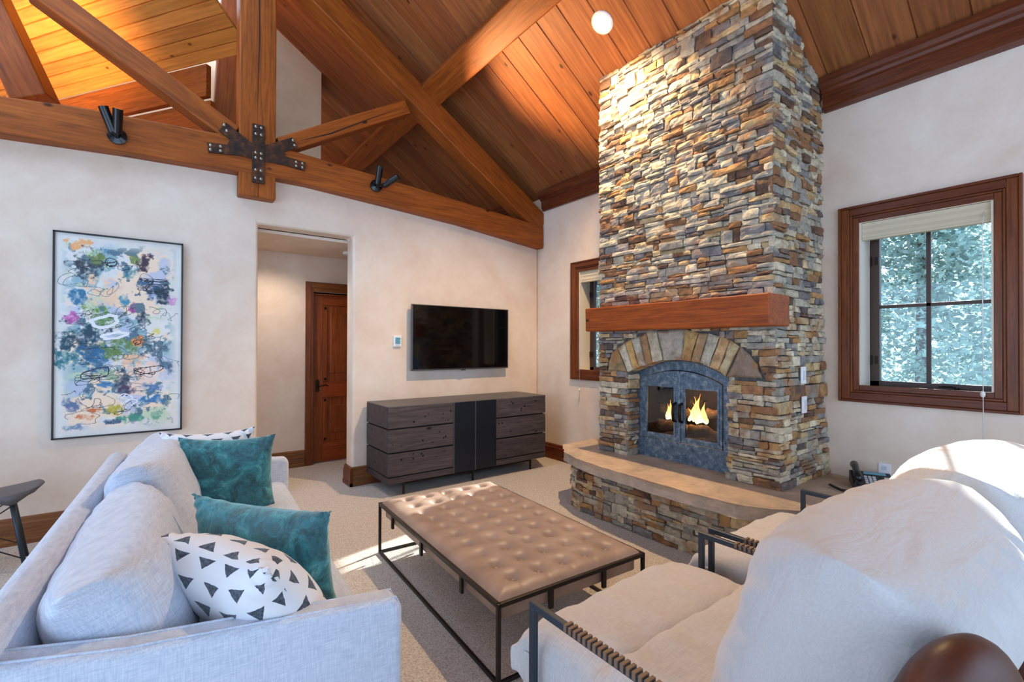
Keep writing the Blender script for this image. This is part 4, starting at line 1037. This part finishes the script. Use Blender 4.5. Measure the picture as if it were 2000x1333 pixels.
for x in BX:
    for y in BY:
        if (x, y) == (BX[0], BY[0]): continue
        c = bt.copy(); C.objects.link(c); c.parent = ct; c.location = (x, y, zt + .001)

# ================================================================== SOFA
sf = tag(empty('sofa', (.636, 1.443, 0), R(-3.2)), 'light blue-grey upholstered sofa with sloping arms, back to the left', 'sofa')
SLn, SD = 2.375, 1.01
def arm_(name, ya, yb):
    bm = bmesh.new(); prof = [(0.0, .10), (0.0, .600), (-.008, .628), (-.030, .640), (-.35, .668), (-.70, .705), (-.94, .752), (-.99, .752), (-.93, .10)]
    prism(bm, prof, 1, ya, yb); return fin(bm, name, 'sofa_fabric', sf, .022, 4, True)
o = arm_('arm', 0, .092); arm_('arm', SLn - .092, SLn)
bm = bmesh.new(); tube(bm, [(0.002, .020, .11), (0.002, .020, .60), (-.012, .020, .634), (-.35, .020, .669), (-.70, .020, .706), (-.95, .020, .755)], .0035, 6)
tube(bm, [(0.002, .074, .11), (0.002, .074, .60), (-.012, .074, .634), (-.35, .074, .669), (-.70, .074, .706), (-.95, .074, .755)], .0035, 6); fin(bm, 'piping', 'sofa_fabric', sf, smooth=True)
bm = bmesh.new(); prism(bm, [(-.80, .12), (-.905, .70), (-.925, .765), (-.955, .785), (-1.0, .780), (-1.025, .745), (-.985, .12)], 1, .0, SLn); fin(bm, 'back_frame', 'sofa_fabric', sf, .03, 4, True)
box('seat_base', (-.90, .08, .13), (-.03, SLn - .08, .31), 'sofa_fabric', sf, .02, 3)
for sx in (-.06, -.92):
    for sy in (.06, SLn - .06): box('leg', (sx - .022, sy - .022, 0), (sx + .022, sy + .022, .135), 'sash_dark', sf, .004)
sw = (SLn - .184) / 2
for k in range(2):
    c = cushion('seat_cushion', sw - .01, .84, .16, 'sofa_fabric', sf, 36, .02, .25, .07, .006, 3 + k, 5)
    place(c, (-.445, .092 + sw * (k + .5), .385), (0, 1, 0), (1, 0, .0))
for k, (yc, hh, zc, lean, xt) in enumerate(((.61, .44, .64, -.34, -.735), (1.71, .49, .665, -.30, -.72))):
    c = cushion('back_cushion', sw + .01, hh, .27, 'sofa_fabric', sf, 44, .09, .42, .05, .012, 5.3 + k, 2.2, .0, .03, .4)
    place(c, (xt, yc, zc), (.03 * (1 if k else -1), 1, -.02), (lean, 0, 1))

# ------------------------------------------------------------------ scatter cushions
def pillow(name, mat, w, h, t, c, xd, zd, label, seed, grp=None, rx=0):
    e = tag(empty(name, c), label, 'throw pillow', grp)
    o = cushion('pillow_cover', w, h, t, mat, e, 48, .10, .55, 0, .010, seed, 1.3, 0, .025, .8)
    place(o, (0, 0, 0), xd, zd); return e
pillow('throw_pillow', 'velvet_teal', .50, .47, .18, (.335, 3.22, .69), (.93, -.40, 0), (-.25, 0, .93), 'teal crushed velvet pillow at the far end of the sofa, leaning on the white one', 2.2)
pillow('throw_pillow', 'triangle_print', .50, .47, .16, (.255, 3.44, .70), (.95, -.30, .02), (-.20, .02, .93), 'white pillow printed with dark triangles, mostly hidden behind the far teal pillow', 6.1)
pillow('throw_pillow', 'velvet_teal', .64, .43, .19, (.33, 2.02, .645), (.58, -.81, .0), (-.10, -.12, 1), 'teal crushed velvet pillow in the middle of the sofa, nearer the viewer', 9.4)
pillow('throw_pillow', 'triangle_print', .54, .48, .24, (.245, 1.73, .655), (.46, -.885, .0), (-.55, -.30, .80), 'white pillow printed with dark triangles, in front beside the near sofa arm', 4.4)

# ================================================================== ARMCHAIRS
def armchair(x0, label, seed):
    e = tag(empty('armchair', (x0 + .477, .70, 0)), label, 'armchair')
    w = .477; f = .465; r = .011; zr = .64
    for s in (-1, 1):
        box('arm_rail', (s * w - r, -.60, zr - .022), (s * w + r, f + r, zr), 'blue_steel', e, .003)
        box('front_post', (s * w - r, f - r, 0), (s * w + r, f + r, zr - .02), 'blue_steel', e, .003)
        box('rear_post', (s * w - r, -.61, 0), (s * w + r, -.588, zr), 'blue_steel', e, .003)
        box('floor_rail', (s * w - r, -.60, .002), (s * w + r, f, .022), 'blue_steel', e, .003)
        bm = bmesh.new()
        for k in range(46):
            y = f - .16 - k * .019; xi = s * w
            bxm(bm, (xi - (r + .005), y - .0052, zr - .015), (xi + (r + .005), y + .0052, zr + .005))
        fin(bm, 'lacing', 'lace_tan', e, .001)
    boxes('cross_rail', [((-w, f - r, .26), (w, f + r, .282)), ((-w, -.61, .26), (w, -.588, .282))], 'blue_steel', e, .003)
    box('seat_frame', (-w + .03, -.50, .27), (w - .03, f - .03, .33), 'brown_leather', e, .01)
    c = cushion('seat_cover', .90, .56, .23, 'slipcover', e, 44, .03, .30, .06, .014, seed, 3.2, 0, .02, .6); place(c, (0, -.02, .405), (1, 0, 0), (0, 1, .04))
    c = cushion('front_cover', .92, .40, .22, 'slipcover', e, 44, .04, .38, .05, .014, seed + 1, 2.6, 0, .03, .6); place(c, (0, .385, .405), (1, 0, .0), (0, 1, -.05))
    c = cushion('skirt', .91, .34, .05, 'slipcover', e, 40, .0, .3, .03, .020, seed + 4, 3); place(c, (0, .515, .27), (1, 0, 0), (0, .10, 1))
    c = cushion('back_cover', .90, .72, .43, 'slipcover_folds', e, 120, .04, .46, .04, .010, seed + 2, 2.3, 0, .0, 0., .0075); place(c, (.05, -.27, .695), (1, 0, 0), (0, -.30, 1))
    bm = bmesh.new(); bmesh.ops.create_uvsphere(bm, u_segments=40, v_segments=28, radius=1)
    for v in bm.verts:
        q = v.co; q.x, q.y, q.z = [math.copysign(abs(k) ** p, k) for k, p in ((q.x, .85), (q.y, .9), (q.z, .8))]; q.x *= .160 * (1 - .10 * q.z); q.y *= .085; q.z *= .34
        q.y += .003 * nz(q, 9, seed)
    c = fin(bm, 'leather_back', 'brown_leather', e, smooth=True); place(c, (-.385 if x0 < 1.5 else -.05, -.492 if x0 < 1.5 else -.44, .648 if x0 < 1.5 else .56), (.95, -.30, 0), (-.02, -.13, 1))
    bm = bmesh.new(); tube(bm, [(.152 * math.cos(a), -.012, .325 * math.sin(a)) for a in [math.pi * k / 30 for k in range(31)]], .0035, 6)
    d = fin(bm, 'seam', 'brown_leather', c, smooth=True)
    return e
armchair(.96, 'nearest armchair, in the lower right corner, with pale linen slipcover and brown leather showing', 2.0)
armchair(1.993, 'second armchair with pale linen slipcover, beside the hearth and telephone', 7.0)

# ================================================================== TELEPHONE, STOOL
ph = tag(empty('telephone', (3.93, 1.13, SZ + .002), R(-66)), 'black corded desk telephone on the hearth slab beside the chimney', 'telephone')
def wedge(name, x0, x1, y0, y1, z0, zf, zb, mat, par, bev=.006):
    bm = bmesh.new(); prism(bm, [(y0, z0), (y1, z0), (y1, zb), (y0, zf)], 0, x0, x1); return fin(bm, name, mat, par, bev, 3)
wedge('base', -.11, .125, -.10, .10, 0, .028, .085, 'black_plastic', ph)
tl = math.atan2(.057, .20)
def on(y): return .028 + (y + .10) / .20 * .057
for r_ in range(4):
    for c_ in range(3):
        x, y = -.025 + c_ * .024, .02 - r_ * .026
        o = box('key', (-.009, -.009, 0), (.009, .009, .005), 'key_white', ph, .001); o.location = (x, y, on(y) - .001); o.rotation_euler = (tl, 0, 0)
o = box('display', (-.05, -.016, 0), (.075, .016, .004), 'lcd_blue', ph, .001); o.location = (.02, .072, on(.072)); o.rotation_euler = (tl, 0, 0)
o = box('index_card', (-.014, -.055, 0), (.014, .055, .003), 'paper_white', ph, .001); o.location = (.095, -.02, on(-.02)); o.rotation_euler = (tl, 0, 0)
for k in range(5):
    o = box('key', (-.008, -.006, 0), (.008, .006, .005), 'handset_black', ph, .001); o.location = (.062, .03 - k * .022, on(.03 - k * .022)); o.rotation_euler = (tl, 0, 0)
hs = tubeo('handset', [(-.08, -.115, .062), (-.08, -.10, .078), (-.08, -.04, .098), (-.08, .03, .118), (-.08, .09, .126), (-.08, .115, .112)], [.020, .026, .021, .021, .026, .020], 'handset_black', ph, 14)
bm = bmesh.new(); P_ = []
for k in range(260):
    f = k / 259; a = f * 2 * math.pi * 30
    P_.append((-.085 - .16 * f + .007 * math.cos(a), -.11 - .13 * math.sin(f * 3.1), .012 + .05 * max(0, 1 - f * 5) + .007 * math.sin(a)))
tube(bm, P_, .0025, 5); fin(bm, 'coiled_cord', 'black_plastic', ph, smooth=True)

stl = tag(empty('stool', (-.98, 4.42, 0), R(8)), 'grey saddle-seat stool with blue-grey metal legs behind the sofa', 'stool')
bm = bmesh.new(); n1, n2 = 24, 14; Gt = {}
for side in (0, 1):
    for i in range(n1 + 1):
        for j in range(n2 + 1):
            u = 2 * i / n1 - 1; v = 2 * j / n2 - 1
            hw = .37; hd = .17 * (1 - .25 * abs(u) ** 4); z = .50 + .035 * abs(u) ** 2.2 - .01 * v * v
            if side: z -= .030 + .045 * math.exp(-((abs(u) - .62) / .16) ** 2) * 1.0
            if abs(abs(u) - 1) < 1e-6 or abs(abs(v) - 1) < 1e-6: z = .50 + .035 * abs(u) ** 2.2 - .012
            Gt[(side, i, j)] = bm.verts.new((u * hw * (1 - .08 * v * v * abs(u)), v * hd, z))
for side in (0, 1):
    for i in range(n1):
        for j in range(n2): bm.faces.new((Gt[(side, i, j)], Gt[(side, i + 1, j)], Gt[(side, i + 1, j + 1)], Gt[(side, i, j + 1)]))
bmesh.ops.remove_doubles(bm, verts=bm.verts, dist=1e-4)
fin(bm, 'seat', 'stool_grey', stl, smooth=True)
for sx in (-1, 1):
    for sy in (-1, 1): tubeo('leg', [(sx * .215, sy * .10, .455), (sx * .285, sy * .155, 0)], .012, 'blue_steel', stl)
bm = bmesh.new()
for sy in (-1, 1): tube(bm, [(-.22, sy * .105, .42), (.275, sy * .15, .08)], .004, 6); tube(bm, [(.22, sy * .105, .42), (-.275, sy * .15, .08)], .004, 6)
for sx in (-1, 1): tube(bm, [(sx * .22, -.105, .42), (sx * .27, .148, .09)], .004, 6); tube(bm, [(sx * .22, .105, .42), (sx * .27, -.148, .09)], .004, 6)
fin(bm, 'wire_brace', 'dark_steel', stl)

# ================================================================== OUTSIDE
struct(box('ground', (XW + .3, -45, -1.6), (70, 60, -1.5), 'ground_grass', bevel=0))
def tree(x, y, h, r, seed, label):
    e = tag(empty('tree', (x, y, -1.5)), label, 'tree', 'trees outside the windows')
    rr = random.Random(seed)
    tubeo('trunk', [(0, 0, 0), (.05, 0, h * .5), (0, .03, h * .95)], [.16, .11, .03], 'bark', e)
    bm = bmesh.new(); tones = []
    for k in range(15000):
        f = rr.random() ** .8; z = h * (.06 + .94 * f); a = rr.uniform(0, 6.283); q = r * (1 - f * .62) * math.sqrt(rr.random()) * (1 + .3 * math.sin(5 * a + z * 3))
        p = Vector((q * math.cos(a), q * math.sin(a), z)); s = rr.uniform(.04, .09)
        d1 = Vector((rr.uniform(-1, 1), rr.uniform(-1, 1), rr.uniform(-.7, .7))).normalized() * s; d2 = d1.cross(Vector((rr.uniform(-1, 1), rr.uniform(-1, 1), 1))).normalized() * s * .6
        bm.faces.new([bm.verts.new(p + v) for v in (-d1, d2, d1, -d2)]); g = rr.uniform(.7, 1.3)
        tones.append((.30 * g, .42 * g, .41 * g))
    me = bpy.data.meshes.new('foliage'); bm.to_mesh(me); bm.free(); set_tone(me, lambda p: tones[p.index]); link('foliage', me, 'leaf', e)
tree(12.0, 2.6, 6.6, 2.0, 1, 'leafy green tree outside the window right of the chimney, left side')
tree(13.4, -2.3, 6.4, 2.0, 2, 'leafy green tree outside the window right of the chimney, right side')
tree(17, 1.6, 7.2, 2.4, 3, 'leafy green tree farther off, behind the gap between the two window trees')
tree(12.2, 11.2, 6.0, 2.2, 4, 'leafy green tree outside the narrow window left of the chimney')
